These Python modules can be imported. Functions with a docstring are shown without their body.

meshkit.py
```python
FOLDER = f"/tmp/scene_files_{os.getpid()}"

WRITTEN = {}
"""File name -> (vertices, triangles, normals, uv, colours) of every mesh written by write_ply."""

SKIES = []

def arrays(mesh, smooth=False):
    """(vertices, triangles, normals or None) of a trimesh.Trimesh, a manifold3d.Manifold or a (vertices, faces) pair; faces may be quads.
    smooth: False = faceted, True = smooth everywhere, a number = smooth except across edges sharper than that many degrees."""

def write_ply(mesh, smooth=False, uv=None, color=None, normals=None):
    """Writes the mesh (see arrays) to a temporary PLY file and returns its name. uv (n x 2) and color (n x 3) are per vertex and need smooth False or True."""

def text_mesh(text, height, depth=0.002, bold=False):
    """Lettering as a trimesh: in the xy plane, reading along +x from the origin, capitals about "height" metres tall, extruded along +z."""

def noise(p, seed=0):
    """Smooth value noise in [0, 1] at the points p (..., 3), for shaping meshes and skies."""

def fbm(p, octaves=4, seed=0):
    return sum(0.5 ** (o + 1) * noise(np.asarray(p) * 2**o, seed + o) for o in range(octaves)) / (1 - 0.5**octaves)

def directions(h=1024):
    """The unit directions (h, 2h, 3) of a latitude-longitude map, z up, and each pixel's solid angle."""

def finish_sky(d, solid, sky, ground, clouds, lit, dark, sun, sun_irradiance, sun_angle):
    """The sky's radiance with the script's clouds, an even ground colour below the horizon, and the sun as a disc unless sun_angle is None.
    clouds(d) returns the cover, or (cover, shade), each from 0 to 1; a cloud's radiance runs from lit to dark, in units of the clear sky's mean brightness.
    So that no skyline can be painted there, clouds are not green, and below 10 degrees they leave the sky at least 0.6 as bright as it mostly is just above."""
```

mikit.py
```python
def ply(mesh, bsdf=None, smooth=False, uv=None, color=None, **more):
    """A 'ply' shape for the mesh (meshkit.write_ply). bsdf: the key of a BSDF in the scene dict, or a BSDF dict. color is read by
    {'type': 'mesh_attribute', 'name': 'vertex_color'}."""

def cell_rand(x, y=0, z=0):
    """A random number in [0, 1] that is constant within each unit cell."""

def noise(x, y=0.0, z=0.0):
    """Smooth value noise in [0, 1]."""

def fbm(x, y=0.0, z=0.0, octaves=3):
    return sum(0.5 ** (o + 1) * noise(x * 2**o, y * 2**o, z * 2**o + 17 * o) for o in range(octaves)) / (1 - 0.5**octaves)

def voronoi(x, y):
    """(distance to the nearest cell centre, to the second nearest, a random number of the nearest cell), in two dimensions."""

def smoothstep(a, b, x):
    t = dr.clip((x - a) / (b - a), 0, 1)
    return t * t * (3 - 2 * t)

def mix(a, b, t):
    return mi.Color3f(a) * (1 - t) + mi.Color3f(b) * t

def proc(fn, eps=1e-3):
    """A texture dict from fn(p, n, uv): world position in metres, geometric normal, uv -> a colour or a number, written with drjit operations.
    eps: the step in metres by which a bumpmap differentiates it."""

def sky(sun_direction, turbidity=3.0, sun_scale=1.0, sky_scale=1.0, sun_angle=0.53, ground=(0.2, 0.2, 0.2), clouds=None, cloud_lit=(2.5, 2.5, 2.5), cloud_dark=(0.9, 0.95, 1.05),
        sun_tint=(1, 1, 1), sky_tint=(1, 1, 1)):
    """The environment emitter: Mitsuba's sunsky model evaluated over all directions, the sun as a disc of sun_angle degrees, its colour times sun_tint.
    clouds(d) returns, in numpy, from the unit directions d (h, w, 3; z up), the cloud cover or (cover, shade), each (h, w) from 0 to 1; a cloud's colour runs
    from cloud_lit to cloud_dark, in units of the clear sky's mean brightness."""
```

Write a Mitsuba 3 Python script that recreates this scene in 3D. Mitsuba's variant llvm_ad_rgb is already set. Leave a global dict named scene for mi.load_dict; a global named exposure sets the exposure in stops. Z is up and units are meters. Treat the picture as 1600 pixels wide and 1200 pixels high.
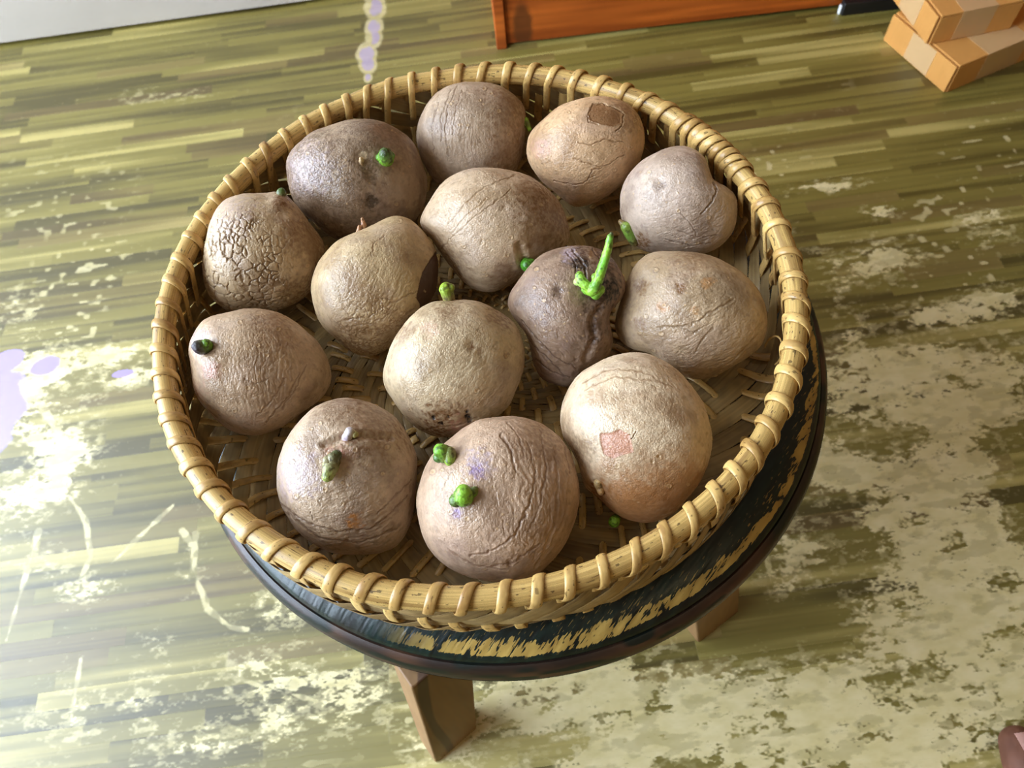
import math, random
import numpy as np, trimesh, drjit as dr, mitsuba as mi, mikit, meshkit
import manifold3d as m3
from scipy.interpolate import CubicSpline
from scipy.spatial import cKDTree
from mikit import noise, fbm, cell_rand, smoothstep, mix, proc

T = mi.ScalarTransform4f
scene, labels = {}, {}
RIM_Z = 0.34            # height of the basket's hoop over the floor
PI = math.pi

# ------------------------------------------------------------------ camera, light, exposure
CAM = np.array([0.01453, -0.27971, 0.70897])
CAM_RIGHT = np.array([0.990511, -0.119846, -0.067268])
CAM_UP = np.array([0.137434, 0.863752, 0.484814])
CAM_FWD = np.array([0.0, 0.489459, -0.872026])
scene['camera'] = {'type': 'thinlens', 'fov': 2 * math.degrees(math.atan(800 / 1180)), 'fov_axis': 'x', 'near_clip': 0.02, 'far_clip': 50,
                   'aperture_radius': 0.0011, 'focus_distance': 0.43,
                   'to_world': T().look_at(origin=CAM.tolist(), target=(CAM + CAM_FWD).tolist(), up=CAM_UP.tolist())}
exposure = -0.45
WINDOW_LIGHT = (13.2, 16.0, 19.6)
FILL_LAMP_LIGHT = (11.0, 8.6, 4.2)  # warm fill from a lamp added out of view


# ------------------------------------------------------------------ helpers
def lin(*c):
    c = np.asarray(c if len(c) > 1 else c[0], float) / 255
    return np.where(c < 0.04045, c / 12.92, ((c + 0.055) / 1.055) ** 2.4)


def rgb(*c):
    return {'type': 'rgb', 'value': lin(*c).tolist()}


def L3(*c):
    return mi.Color3f(*[float(x) for x in lin(*c)])


def add(key, mesh, bsdf, smooth=30, **k):
    n, base = 0, key
    while key in scene:
        n += 1
        key = f'{base}_{n:03d}'
    scene[key] = mikit.ply(mesh, bsdf, smooth=smooth, **k)
    return key


def tag(key, label=None, cat=None, group=None, kind=None):
    d = labels.setdefault(key, {})
    for a, b in (('label', label), ('category', cat), ('group', group), ('kind', kind)):
        if b:
            d[a] = b


def bsdf(name, base, rough=0.5, spec=0.5, metallic=0.0, clearcoat=0.0, bump=None, bump_scale=1.0, eps=4e-4, coat_gloss=0.9, sheen=0.0):
    d = {'type': 'principled', 'base_color': base, 'roughness': rough, 'specular': spec, 'metallic': metallic}
    if clearcoat:
        d.update(clearcoat=clearcoat, clearcoat_gloss=coat_gloss)
    if bump is not None:
        d = {'type': 'bumpmap', 'arbitrary': proc(bump, eps=eps), 'scale': bump_scale, 'bsdf': d}
    scene[name] = {'type': 'twosided', 'bsdf': d}
    return name


def box(x0, x1, y0, y1, z0, z1, r=0.0):
    if r <= 0:
        m = trimesh.creation.box(extents=(x1 - x0, y1 - y0, z1 - z0))
        m.apply_translation(((x0 + x1) / 2, (y0 + y1) / 2, (z0 + z1) / 2))
        return m
    s = m3.Manifold.batch_hull([m3.Manifold.sphere(r, 12).translate([x, y, z]) for x in (x0 + r, x1 - r) for y in (y0 + r, y1 - r) for z in (z0 + r, z1 - r)])
    return tm(s)


def tm(man):
    g = man.to_mesh()
    return trimesh.Trimesh(g.vert_properties[:, :3], g.tri_verts, process=True)


def hull_points(pts, r, seg=12):
    return tm(m3.Manifold.batch_hull([m3.Manifold.sphere(r, seg).translate([float(a) for a in p]) for p in pts]))


def lathe(profile, seg=160, center=(0, 0)):
    pr = np.array(profile, float)
    a = np.arange(seg) * 2 * PI / seg
    v = np.stack([pr[:, None, 0] * np.cos(a), pr[:, None, 0] * np.sin(a), np.repeat(pr[:, 1:2], seg, 1)], -1) + np.array([*center, 0])
    i = np.arange(len(pr) - 1)[:, None] * seg + np.arange(seg)
    j = np.arange(len(pr) - 1)[:, None] * seg + (np.arange(seg) + 1) % seg
    f = np.stack([i, j, j + seg, i + seg], -1).reshape(-1, 4)
    f = np.vstack([f[:, [0, 1, 2]], f[:, [0, 2, 3]]])
    m = trimesh.Trimesh(v.reshape(-1, 3), f, process=True)
    m.update_faces(m.nondegenerate_faces())
    if m.volume < 0:
        m.invert()
    return m


def ribbon(path, normal, width, thick, crown=0.35, closed=False, uid=0, sides=None):
    """A flat strip with a slightly crowned top, swept along path (n, 3); normal (n, 3) is its top side; width may vary. Returns (mesh, uv)."""
    path, normal = np.asarray(path, float), np.asarray(normal, float)
    n = len(path)
    tan = (np.roll(path, -1, 0) - np.roll(path, 1, 0)) if closed else np.gradient(path, axis=0)
    side = np.cross(tan, normal)
    side /= np.linalg.norm(side, axis=1, keepdims=True) + 1e-12
    nn = normal / (np.linalg.norm(normal, axis=1, keepdims=True) + 1e-12)
    w = np.broadcast_to(np.asarray(width, float), (n,))[:, None]
    prof = [(-0.5, -0.3), (-0.47, 0.22), (-0.25, 0.22 + crown * 0.75), (0, 0.22 + crown), (0.25, 0.22 + crown * 0.75), (0.47, 0.22), (0.5, -0.3), (0, -0.42)]
    rings = np.stack([path + side * (a * w) + nn * (b * thick) for a, b in prof], 1)
    k = len(prof)
    length = np.r_[0, np.cumsum(np.linalg.norm(np.diff(path, axis=0), axis=1))]
    uv = np.stack([np.repeat(uid * 4.0 + 0.5 + np.minimum(length, 3.0), k), np.tile(np.arange(k) / k, n)], 1)
    m = n if closed else n - 1
    i = (np.arange(m)[:, None] * k + np.arange(k)).ravel()
    j = (np.arange(m)[:, None] * k + (np.arange(k) + 1) % k).ravel()
    i2 = ((np.arange(m)[:, None] + 1) % n * k + np.arange(k)).ravel()
    j2 = ((np.arange(m)[:, None] + 1) % n * k + (np.arange(k) + 1) % k).ravel()
    f = np.vstack([np.stack([i, i2, j2], 1), np.stack([i, j2, j], 1)])
    if not closed:
        cap = np.array([[0, a, a + 1] for a in range(1, k - 1)])
        f = np.vstack([f, cap, cap[:, ::-1] + (n - 1) * k])
    return trimesh.Trimesh(rings.reshape(-1, 3), f, process=False), uv


def sstep(a, b, x):
    t = np.clip((x - a) / (b - a), 0, 1)
    return t * t * (3 - 2 * t)


# ------------------------------------------------------------------ the room
WEAR = [(0.425, 0.332, 0.041, 0.009, 0.8), (0.474, 0.282, 0.02, 0.01, 0.7), (0.58, 0.252, 0.028, 0.01, 0.7), (0.452, 0.213, 0.039, 0.022, 1), (0.398, 0.227, 0.021, 0.014, 0.5), (0.573, 0.22, 0.028, 0.013, 0.6), (0.493, 0.131, 0.059, 0.015, 1.12), (0.552, 0.138, 0.033, 0.015, 0.9), (0.413, 0.086, 0.054, 0.019, 1.12), (0.49, 0.058, 0.07, 0.021, 1.34), (0.354, 0.072, 0.032, 0.015, 0.9), (0.385, 0.123, 0.018, 0.032, 0.45), (0.367, 0.032, 0.045, 0.021, 0.9), (0.434, 0.036, 0.052, 0.022, 1.01), (0.496, 0.012, 0.037, 0.021, 0.9), (0.311, -0.017, 0.024, 0.027, 1.01), (0.343, -0.035, 0.037, 0.014, 0.9), (0.443, -0.016, 0.028, 0.039, 1.12), (0.421, -0.06, 0.033, 0.041, 1.23), (0.359, -0.077, 0.039, 0.025, 0.9), (0.391, -0.119, 0.034, 0.038, 1.34), (0.429, -0.143, 0.031, 0.033, 1.23), (0.382, -0.171, 0.051, 0.035, 1.34), (0.27, -0.096, 0.032, 0.024, 0.56), (0.332, -0.135, 0.031, 0.012, 0.56), (0.246, -0.117, 0.032, 0.023, 0.56), (0.332, -0.181, 0.036, 0.025, 0.9), (0.265, -0.225, 0.064, 0.022, 1.23), (0.344, -0.236, 0.058, 0.026, 1.34), (0.401, -0.217, 0.029, 0.03, 1.12), (0.167, -0.223, 0.053, 0.021, 1.01), (0.088, -0.228, 0.045, 0.03, 1.46), (0.022, -0.194, 0.046, 0.026, 0.9), (0.21, -0.263, 0.08, 0.016, 1.23), (0.056, -0.254, 0.053, 0.016, 1.23), (0.066, -0.167, 0.037, 0.018, 0.67), (0.31, -0.28, 0.056, 0.016, 1.23), (-0.516, 0.203, 0.034, 0.048, 1.2), (-0.483, 0.118, 0.036, 0.036, 1.3), (-0.462, 0.228, 0.062, 0.013, 1.0), (-0.491, 0.067, 0.042, 0.013, 0.8), (-0.413, 0.195, 0.03, 0.012, 0.9), (-0.219, -0.027, 0.029, 0.023, 0.7), (-0.423, -0.043, 0.023, 0.012, 0.82), (-0.463, -0.012, 0.027, 0.014, 0.49), (-0.32, -0.032, 0.012, 0.033, 0.33), (-0.236, -0.087, 0.037, 0.018, 0.49), (-0.158, -0.171, 0.043, 0.024, 0.66), (-0.24, -0.149, 0.047, 0.022, 0.53), (-0.346, -0.135, 0.018, 0.045, 0.29), (-0.082, -0.222, 0.033, 0.02, 0.66), (-0.025, -0.209, 0.044, 0.025, 0.82), (-0.26, -0.194, 0.069, 0.016, 0.53), (-0.413, -0.159, 0.054, 0.022, 0.37), (-0.503, 0.027, 0.027, 0.021, 0.41), (-0.395, 0.659, 0.036, 0.012, 0.45), (-0.461, 0.673, 0.024, 0.017, 0.29), (-0.569, 0.318, 0.033, 0.03, 0.4), (0.349, 0.274, 0.018, 0.012, 0.4), (0.384, 0.184, 0.023, 0.015, 0.56)]
PURPLE = [(-0.553, 0.172, 0.026, 0.051), (-0.559, 0.241, 0.02, 0.015), (-0.512, 0.226, 0.017, 0.013), (-0.419, 0.201, 0.012, 0.005)]
SCRATCHES = [[(-0.457, 0.059), (-0.434, 0.027), (-0.423, -0.011), (-0.431, -0.032)], [(-0.319, -0.002), (-0.318, -0.038), (-0.301, -0.078), (-0.278, -0.099), (-0.261, -0.103)], [(-0.284, -0.137), (-0.251, -0.153), (-0.216, -0.166), (-0.196, -0.174)], [(-0.418, -0.109), (-0.418, -0.164)], [(-0.507, 0.172), (-0.483, 0.139)], [(-0.333, 0.003), (-0.322, -0.012)], [(0.229, -0.103), (0.223, -0.138)], [(-0.493, -0.082), (-0.482, 0.024)], [(-0.401, -0.02), (-0.345, 0.032)]]

PEEL = [(-0.114, 0.84, .020), (-0.113, 0.80, .018), (-0.116, 0.755, .015), (-0.116, 0.728, .014), (-0.128, 0.695, .016), (-0.127, 0.672, .014), (-0.128, 0.645, .007)]


def seg_dist(x, y, pts):
    best = mi.Float(9)
    for (ax, ay), (bx, by) in zip(pts[:-1], pts[1:]):
        dx, dy = bx - ax, by - ay
        t = dr.clip(((x - ax) * dx + (y - ay) * dy) / (dx * dx + dy * dy), 0, 1)
        best = dr.minimum(best, dr.sqrt(dr.square(x - ax - dx * t) + dr.square(y - ay - dy * t)))
    return best


def floor_wear(p):
    """(worn down to the cream backing, down to the lilac underlay), each 0..1"""
    x, y = p.x, p.y
    F = fbm(x * 30, y * 46, 3.0, octaves=5)
    H = fbm(x * 120, y * 230, 5.0, octaves=3)
    G = noise(x * 420, y * 640, 1.0)
    s = mi.Float(0)
    for a, b, sx, sy, w in WEAR:
        s += w * dr.exp(-(dr.square((x - a) / (sx * 1.1)) + dr.square((y - b) / (sy * 1.1))))
    s = dr.minimum(s, 1.02)
    Q = noise(x * 11, y * 170, 2.0)
    f = s * (0.30 + 0.80 * F) + (0.42 + 0.58 * smoothstep(0.0, 0.35, s)) * (0.75 * (H - 0.5) + 0.34 * (G - 0.5) + 0.35 * (F - 0.5) + 0.22 * (Q - 0.5))
    cream = smoothstep(0.34, 0.60, f)
    cream = dr.maximum(cream, 0.4 * smoothstep(0.10, 0.34, f) * smoothstep(0.35, 0.7, H))
    line = mi.Float(0)
    for sc in SCRATCHES:
        d = seg_dist(x, y, sc) + 0.010 * (F - 0.5)
        line = dr.maximum(line, (1 - smoothstep(0.0007, 0.0026, d)) * (0.35 + 0.65 * smoothstep(0.30, 0.55, noise(x * 130, y * 130, 5.0))))
    cream = dr.maximum(cream, line * 0.75)
    fleck = smoothstep(0.78, 0.88, noise(x * 95, y * 170, 8.0)) * smoothstep(0.56, 0.7, fbm(x * 6, y * 8, 2.0)) * smoothstep(0.65, 0.35, y) * 0.6
    cream = dr.maximum(cream, fleck)
    px = mi.Float(0)
    pe = mi.Float(9)
    for a, b, r in PEEL:
        pe = dr.minimum(pe, dr.sqrt(dr.square(x - a) + dr.square((y - b) * 0.55)) / r)
    pe = pe + 0.5 * (F - 0.5)
    cream = dr.maximum(cream, 0.62 * (1 - smoothstep(0.80, 1.05, pe)))
    lilac = (1 - smoothstep(0.52, 0.62, pe)) * smoothstep(0.40, 0.5, noise(x * 30, y * 22, 4.0)) * 0.55
    for a, b, sx, sy in PURPLE:
        d = dr.sqrt(dr.square((x - a) / sx) + dr.square((y - b) / sy)) + 0.9 * (F - 0.5)
        lilac = dr.maximum(lilac, 1 - smoothstep(0.92, 1.06, d))
    return cream, lilac


def floor_color(p, n, uv):
    k = dr.floor(uv.x * 0.25)
    r1, r2, r3 = cell_rand(k, 1, 0), cell_rand(k, 2, 0), cell_rand(k, 3, 0)
    s1 = noise(p.x * 5 + r1 * 70, p.y * 150 + r2 * 31, k)
    s2 = noise(p.x * 14 + r2 * 70, p.y * 520, k + 0.5)
    s3 = fbm(p.x * 3.5, p.y * 26, 6.0)
    tone = dr.clip(0.01 + 0.56 * r1 + 0.50 * (s1 - 0.5) + 0.22 * (s2 - 0.5) + 0.75 * (s3 - 0.5) + 0.12, 0, 1)
    c = mix(mix(L3(74, 64, 20), L3(118, 106, 46), smoothstep(0.0, 0.5, tone)), L3(172, 156, 90), smoothstep(0.5, 1.0, tone))
    c = mix(c, L3(112, 86, 52), 0.35 * smoothstep(0.72, 0.95, r3))
    cream, lilac = floor_wear(p)
    m1 = fbm(p.x * 70, p.y * 130, 9.0, octaves=4)
    m2 = smoothstep(0.50, 0.66, fbm(p.x * 55, p.y * 120, 4.0, octaves=5))
    c = mix(c, mix(mix(L3(198, 182, 122), L3(226, 211, 164), m1), L3(152, 140, 86), 0.38 * m2), cream)
    return mix(c, L3(150, 130, 182), lilac)


bsdf('floor_vinyl', proc(floor_color), rough=0.47, spec=0.85)
bsdf('floor_joint', rgb(64, 56, 26), rough=0.7)


def plaster(p, n, uv):
    return mix(L3(168, 158, 144), L3(182, 172, 160), fbm(p.x * 6, p.y * 6, p.z * 6))


bsdf('wall_paint', proc(plaster), rough=0.6)
bsdf('cream_paint', rgb(120, 88, 50), rough=0.8)
bsdf('ceiling_paint', rgb(116, 100, 76), rough=0.9)

floor_key = add('floor', box(-1.6, 2.1, -1.9, 1.1, -0.06, -0.0006), 'floor_joint', False)
tag('floor', 'vinyl floor printed with narrow olive brown wood strips, worn through to cream backing in large patches', kind='structure')


def plank_mesh(x0, x1, y0, y1, uid):
    """One strip with a chamfered edge; its top is at z = 0."""
    g, e, d = 0.0, 0.00016, 0.00006
    x0, x1, y0, y1 = x0 + g, x1 - g, y0 + g, y1 - g
    v = [(x0, y0, -d), (x1, y0, -d), (x1, y1, -d), (x0, y1, -d), (x0 + e, y0 + e, 0), (x1 - e, y0 + e, 0), (x1 - e, y1 - e, 0), (x0 + e, y1 - e, 0)]
    f = [(4, 5, 6), (4, 6, 7), (0, 1, 5), (0, 5, 4), (1, 2, 6), (1, 6, 5), (2, 3, 7), (2, 7, 6), (3, 0, 4), (3, 4, 7)]
    v = np.array(v)
    return v, np.array(f), np.stack([uid * 4.0 + 0.5 + (v[:, 0] - x0), (v[:, 1] - y0)], 1)


rng = random.Random(5)
planks, y = [], -1.9
while y < 1.1:
    h = 0.0165
    x = -1.6 - rng.random() * 0.2
    while x < 2.1:
        w = rng.choice((0.11, 0.16, 0.2, 0.24, 0.3))
        planks.append((max(x, -1.6), min(x + w, 2.1), y, y + h))
        x += w
    y += h


def seen_area(b):
    x, y = (b[0] + b[1]) / 2, (b[2] + b[3]) / 2
    q = np.array([x, y, 0]) - CAM
    z = q @ CAM_FWD
    if z <= 0.05:
        return 0
    u, v = q @ CAM_RIGHT / z * 1180, q @ CAM_UP / z * 1180
    if abs(u) > 820 or abs(v) > 615:
        return 0
    if (x / 0.235) ** 2 + ((y + 0.0) / 0.26) ** 2 < 0.8 or y > 0.82 or (x > 0.05 and y > 0.66):
        return 0
    return (b[1] - b[0]) * (b[3] - b[2]) / z ** 3


order = sorted(range(len(planks)), key=lambda i: -seen_area(planks[i]))
for i in order[:300]:
    v, f, uv = plank_mesh(*planks[i], i % 3000)
    add('floor__plank', (v, f), 'floor_vinyl', False, uv=uv)  # strips of the vinyl print, built as shallow planks
vs, fs, us, at = [], [], [], 0
for i in order[300:]:
    v, f, uv = plank_mesh(*planks[i], i % 3000)
    vs.append(v), fs.append(f + at), us.append(uv)
    at += len(v)
k = add('floor__outer_planks', (np.vstack(vs), np.vstack(fs)), 'floor_vinyl', False, uv=np.vstack(us))
tag(k, kind='stuff')

add('wall_back', box(-1.6, 2.1, 0.832, 0.93, 0.006, 2.4), 'wall_paint', False)
tag('wall_back', 'plain off-white wall meeting the floor along a dark line', kind='structure')
WY0, WY1, WZ0, WZ1 = -0.95, 0.78, 0.12, 2.15
WX = -1.45
wl = [box(WX - 0.1, WX, -1.9, 1.0, 0, WZ0), box(WX - 0.1, WX, -1.9, 1.0, WZ1, 2.4), box(WX - 0.1, WX, -1.9, WY0, WZ0, WZ1), box(WX - 0.1, WX, WY1, 1.0, WZ0, WZ1)]
add('wall_left', trimesh.util.concatenate(wl), 'cream_paint', False)
add('wall_right', box(2.0, 2.1, -1.9, 1.0, 0, 2.4), 'cream_paint', False)
add('wall_front', box(-1.6, 2.1, -1.9, -1.8, 0, 2.4), 'cream_paint', False)
add('ceiling', box(-1.6, 2.1, -1.9, 1.0, 2.4, 2.46), 'ceiling_paint', False)
for k_, l_ in (('wall_left', 'cream wall with a tall window'), ('wall_right', 'cream wall across the room from the window'), ('wall_front', 'cream wall behind the viewer'), ('ceiling', 'pale ceiling')):
    tag(k_, l_, kind='structure')
bsdf('frame_white', rgb(225, 225, 222), rough=0.4)
fr = [box(WX - 0.06, WX + 0.01, WY0, WY0 + 0.05, WZ0, WZ1), box(WX - 0.06, WX + 0.01, WY1 - 0.05, WY1, WZ0, WZ1), box(WX - 0.06, WX + 0.01, WY0, WY1, WZ0, WZ0 + 0.05),
      box(WX - 0.06, WX + 0.01, WY0, WY1, WZ1 - 0.05, WZ1), box(WX - 0.05, WX, (WY0 + WY1) / 2 - 0.02, (WY0 + WY1) / 2 + 0.02, WZ0, WZ1)]
add('window_1__frame', trimesh.util.concatenate(fr), 'frame_white', False)
pane = trimesh.Trimesh([[WX - 0.04, WY0, WZ0], [WX - 0.04, WY1, WZ0], [WX - 0.04, WY1, WZ1], [WX - 0.04, WY0, WZ1]], [[0, 1, 2], [0, 2, 3]], process=False)
scene['window_1__pane'] = mikit.ply(pane, 'frame_white', emitter={'type': 'area', 'radiance': {'type': 'rgb', 'value': list(WINDOW_LIGHT)}})
tag('window_1', 'tall bright window with daylight', kind='structure')

# added fill lamp, out of view, to brighten the right and front floor
bsdf('fill_lamp_body', rgb(230, 228, 220), rough=0.4)
LX, LY = 1.05, -0.95
add('added_fill_lamp__base', lathe([(0, 2.4), (0.19, 2.4), (0.19, 2.36), (0.0, 2.36)], 48, (LX, LY)), 'fill_lamp_body', 30)
disc = lathe([(0, 2.345), (0.175, 2.345), (0.175, 2.36), (0, 2.36)], 48, (LX, LY))
scene['added_fill_lamp__diffuser'] = mikit.ply(disc, 'fill_lamp_body', emitter={'type': 'area', 'radiance': {'type': 'rgb', 'value': list(FILL_LAMP_LIGHT)}})
tag('added_fill_lamp', 'round warm fill lamp added on the ceiling out of view', 'lamp')


# ------------------------------------------------------------------ cabinet behind the stool
def cab_color(p, n, uv):
    g = fbm(p.x * 3.2, p.y * 9, p.z * 26, octaves=3)
    h = noise(p.x * 14, p.y * 40, p.z * 210)
    c = mix(L3(136, 60, 14), L3(192, 98, 32), smoothstep(0.25, 0.75, 0.75 * g + 0.25 * h))
    knot = 1 - smoothstep(0.6, 1.05, dr.sqrt(dr.square((p.x - 0.098) / 0.016) + dr.square((p.z - 0.032) / 0.034)) + 0.9 * (g - 0.5))
    return mix(c, L3(64, 34, 12), 0.75 * knot)


bsdf('cabinet_wood', proc(cab_color), rough=0.45, spec=0.4)
bsdf('dark_gap', rgb(24, 20, 14), rough=0.8)
CR = T().translate([0.059, 0.664, 0]).rotate([0, 0, 1], -1.9)
RZ = trimesh.transformations.rotation_matrix(math.radians(-1.9), [0, 0, 1])
RZ[:3, 3] = (0.059, 0.664, 0)


def cab(part, m):
    m.apply_transform(RZ)
    return add('wooden_cabinet__' + part, m, 'cabinet_wood', 30)


cab('side_panel', box(0, 0.0145, 0, 0.155, 0, 0.92, 0.0012))
cab('side_panel', box(0.9, 0.9145, 0, 0.125, 0, 0.92, 0.0012))
cab('kickboard', box(0.0152, 0.8992, 0.006, 0.021, 0.004, 0.088, 0.0008))
cab('shelf', box(0.0152, 0.8992, 0.004, 0.115, 0.09, 0.106, 0.0008))
cab('top', box(-0.008, 0.922, -0.012, 0.12, 0.921, 0.94, 0.0015))
cab('back_panel', box(0.0152, 0.8992, 0.112, 0.118, 0.107, 0.918))
for i in range(2):
    d = cab('door', box(0.0165 + i * 0.4425, 0.456 + i * 0.4425, -0.012, 0.003, 0.11, 0.917, 0.0015))
    kn = lathe([(0, 0.026), (0.008, 0.025), (0.012, 0.019), (0.006, 0.012), (0.005, 0), (0, 0)], 24)
    kn.apply_transform(trimesh.transformations.rotation_matrix(PI / 2, [1, 0, 0]))
    kn.apply_translation((0.42 if i == 0 else 0.5, -0.011, 0.55))
    kn.apply_transform(RZ)
    add(d + '__knob', kn, 'dark_gap', 30)
tag('wooden_cabinet', 'reddish brown wooden cabinet standing on the floor against the wall', 'cabinet')

bsdf('black_plastic', rgb(18, 18, 18), rough=0.45)
bx = box(0, 0.105, -0.014, -0.001, 0, 0.019, 0.002)
bx.apply_translation((0.487, 0, 0))
bx.apply_transform(RZ)
add('black_strip__body', bx, 'black_plastic', 30)
fl = box(0.4845, 0.487, -0.010, -0.004, 0, 0.013, 0.0008)
fl.apply_transform(RZ)
add('black_strip__end_clip', fl, 'frame_white', 30)
tag('black_strip', 'black plastic strip lying on the floor at the foot of the wooden cabinet', 'plastic strip')
tag('black_strip__end_clip', 'white end clip')


# ------------------------------------------------------------------ two cardboard boxes
def card_color(p, n, uv):
    f = noise(p.x * 900, p.y * 900, p.z * 60)
    return mix(L3(190, 132, 66), L3(206, 148, 78), 0.6 * fbm(p.x * 30, p.y * 30, p.z * 30) + 0.4 * f)


bsdf('cardboard', proc(card_color), rough=0.75, spec=0.25)
bsdf('parcel_tape', rgb(196, 158, 110), rough=0.22, spec=0.5)


def parcel(key, origin, ang, W, D, H, label):
    """A mailer box: W along its front, D along its side; folded front wall, lid with tucked edge, clear tape round the middle."""
    R = trimesh.transformations.rotation_matrix(math.radians(ang), [0, 0, 1])
    R[:3, 3] = origin

    def put(part, m, mat):
        m.apply_transform(R)
        return add(f'{key}__{part}', m, mat, 30)
    t = 0.003
    put('body', box(0.0045, W, 0.0, D, 0, H - t - 0.0004, 0.0006), 'cardboard')
    put('lid', box(0.0045, W, 0.0, D, H - t, H, 0.001), 'cardboard')
    put('flap', box(0.0, 0.0028, 0.0012, D, 0.0006, H - 0.0016, 0.0009), 'cardboard')
    put('flap_fold', box(0.0027, 0.0046, 0.004, D, 0.001, H - 0.005), 'cardboard')
    e = 0.00035
    # tape across the top and down the two side walls, along the middle of the front and along the middle of the flap side
    f0, f1 = (0.29 * W, 0.69 * W)
    put('tape', box(f0, f1, -e, D + e, H - 0.0002, H + e), 'parcel_tape')
    put('tape', box(f0, f1, -e, -0.00002, 0.0008, H + e), 'parcel_tape')
    put('tape', box(-e, -0.00002, 0.30 * D, 0.66 * D, 0.002, H - 0.002), 'parcel_tape')
    tag(key, label, 'cardboard box', 'cardboard mailer boxes')


parcel('cardboard_box', (0.6207, 0.4575, 0), 18.0, 0.165, 0.122, 0.0405, 'brown taped cardboard box on the floor, under another box')
parcel('cardboard_box_001', (0.5985, 0.5045, 0.0409), 4.6, 0.113, 0.12, 0.040, 'brown taped cardboard box lying on top of another box')


# ------------------------------------------------------------------ stool
SX, SY = 0.0118, 0.0075


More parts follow.
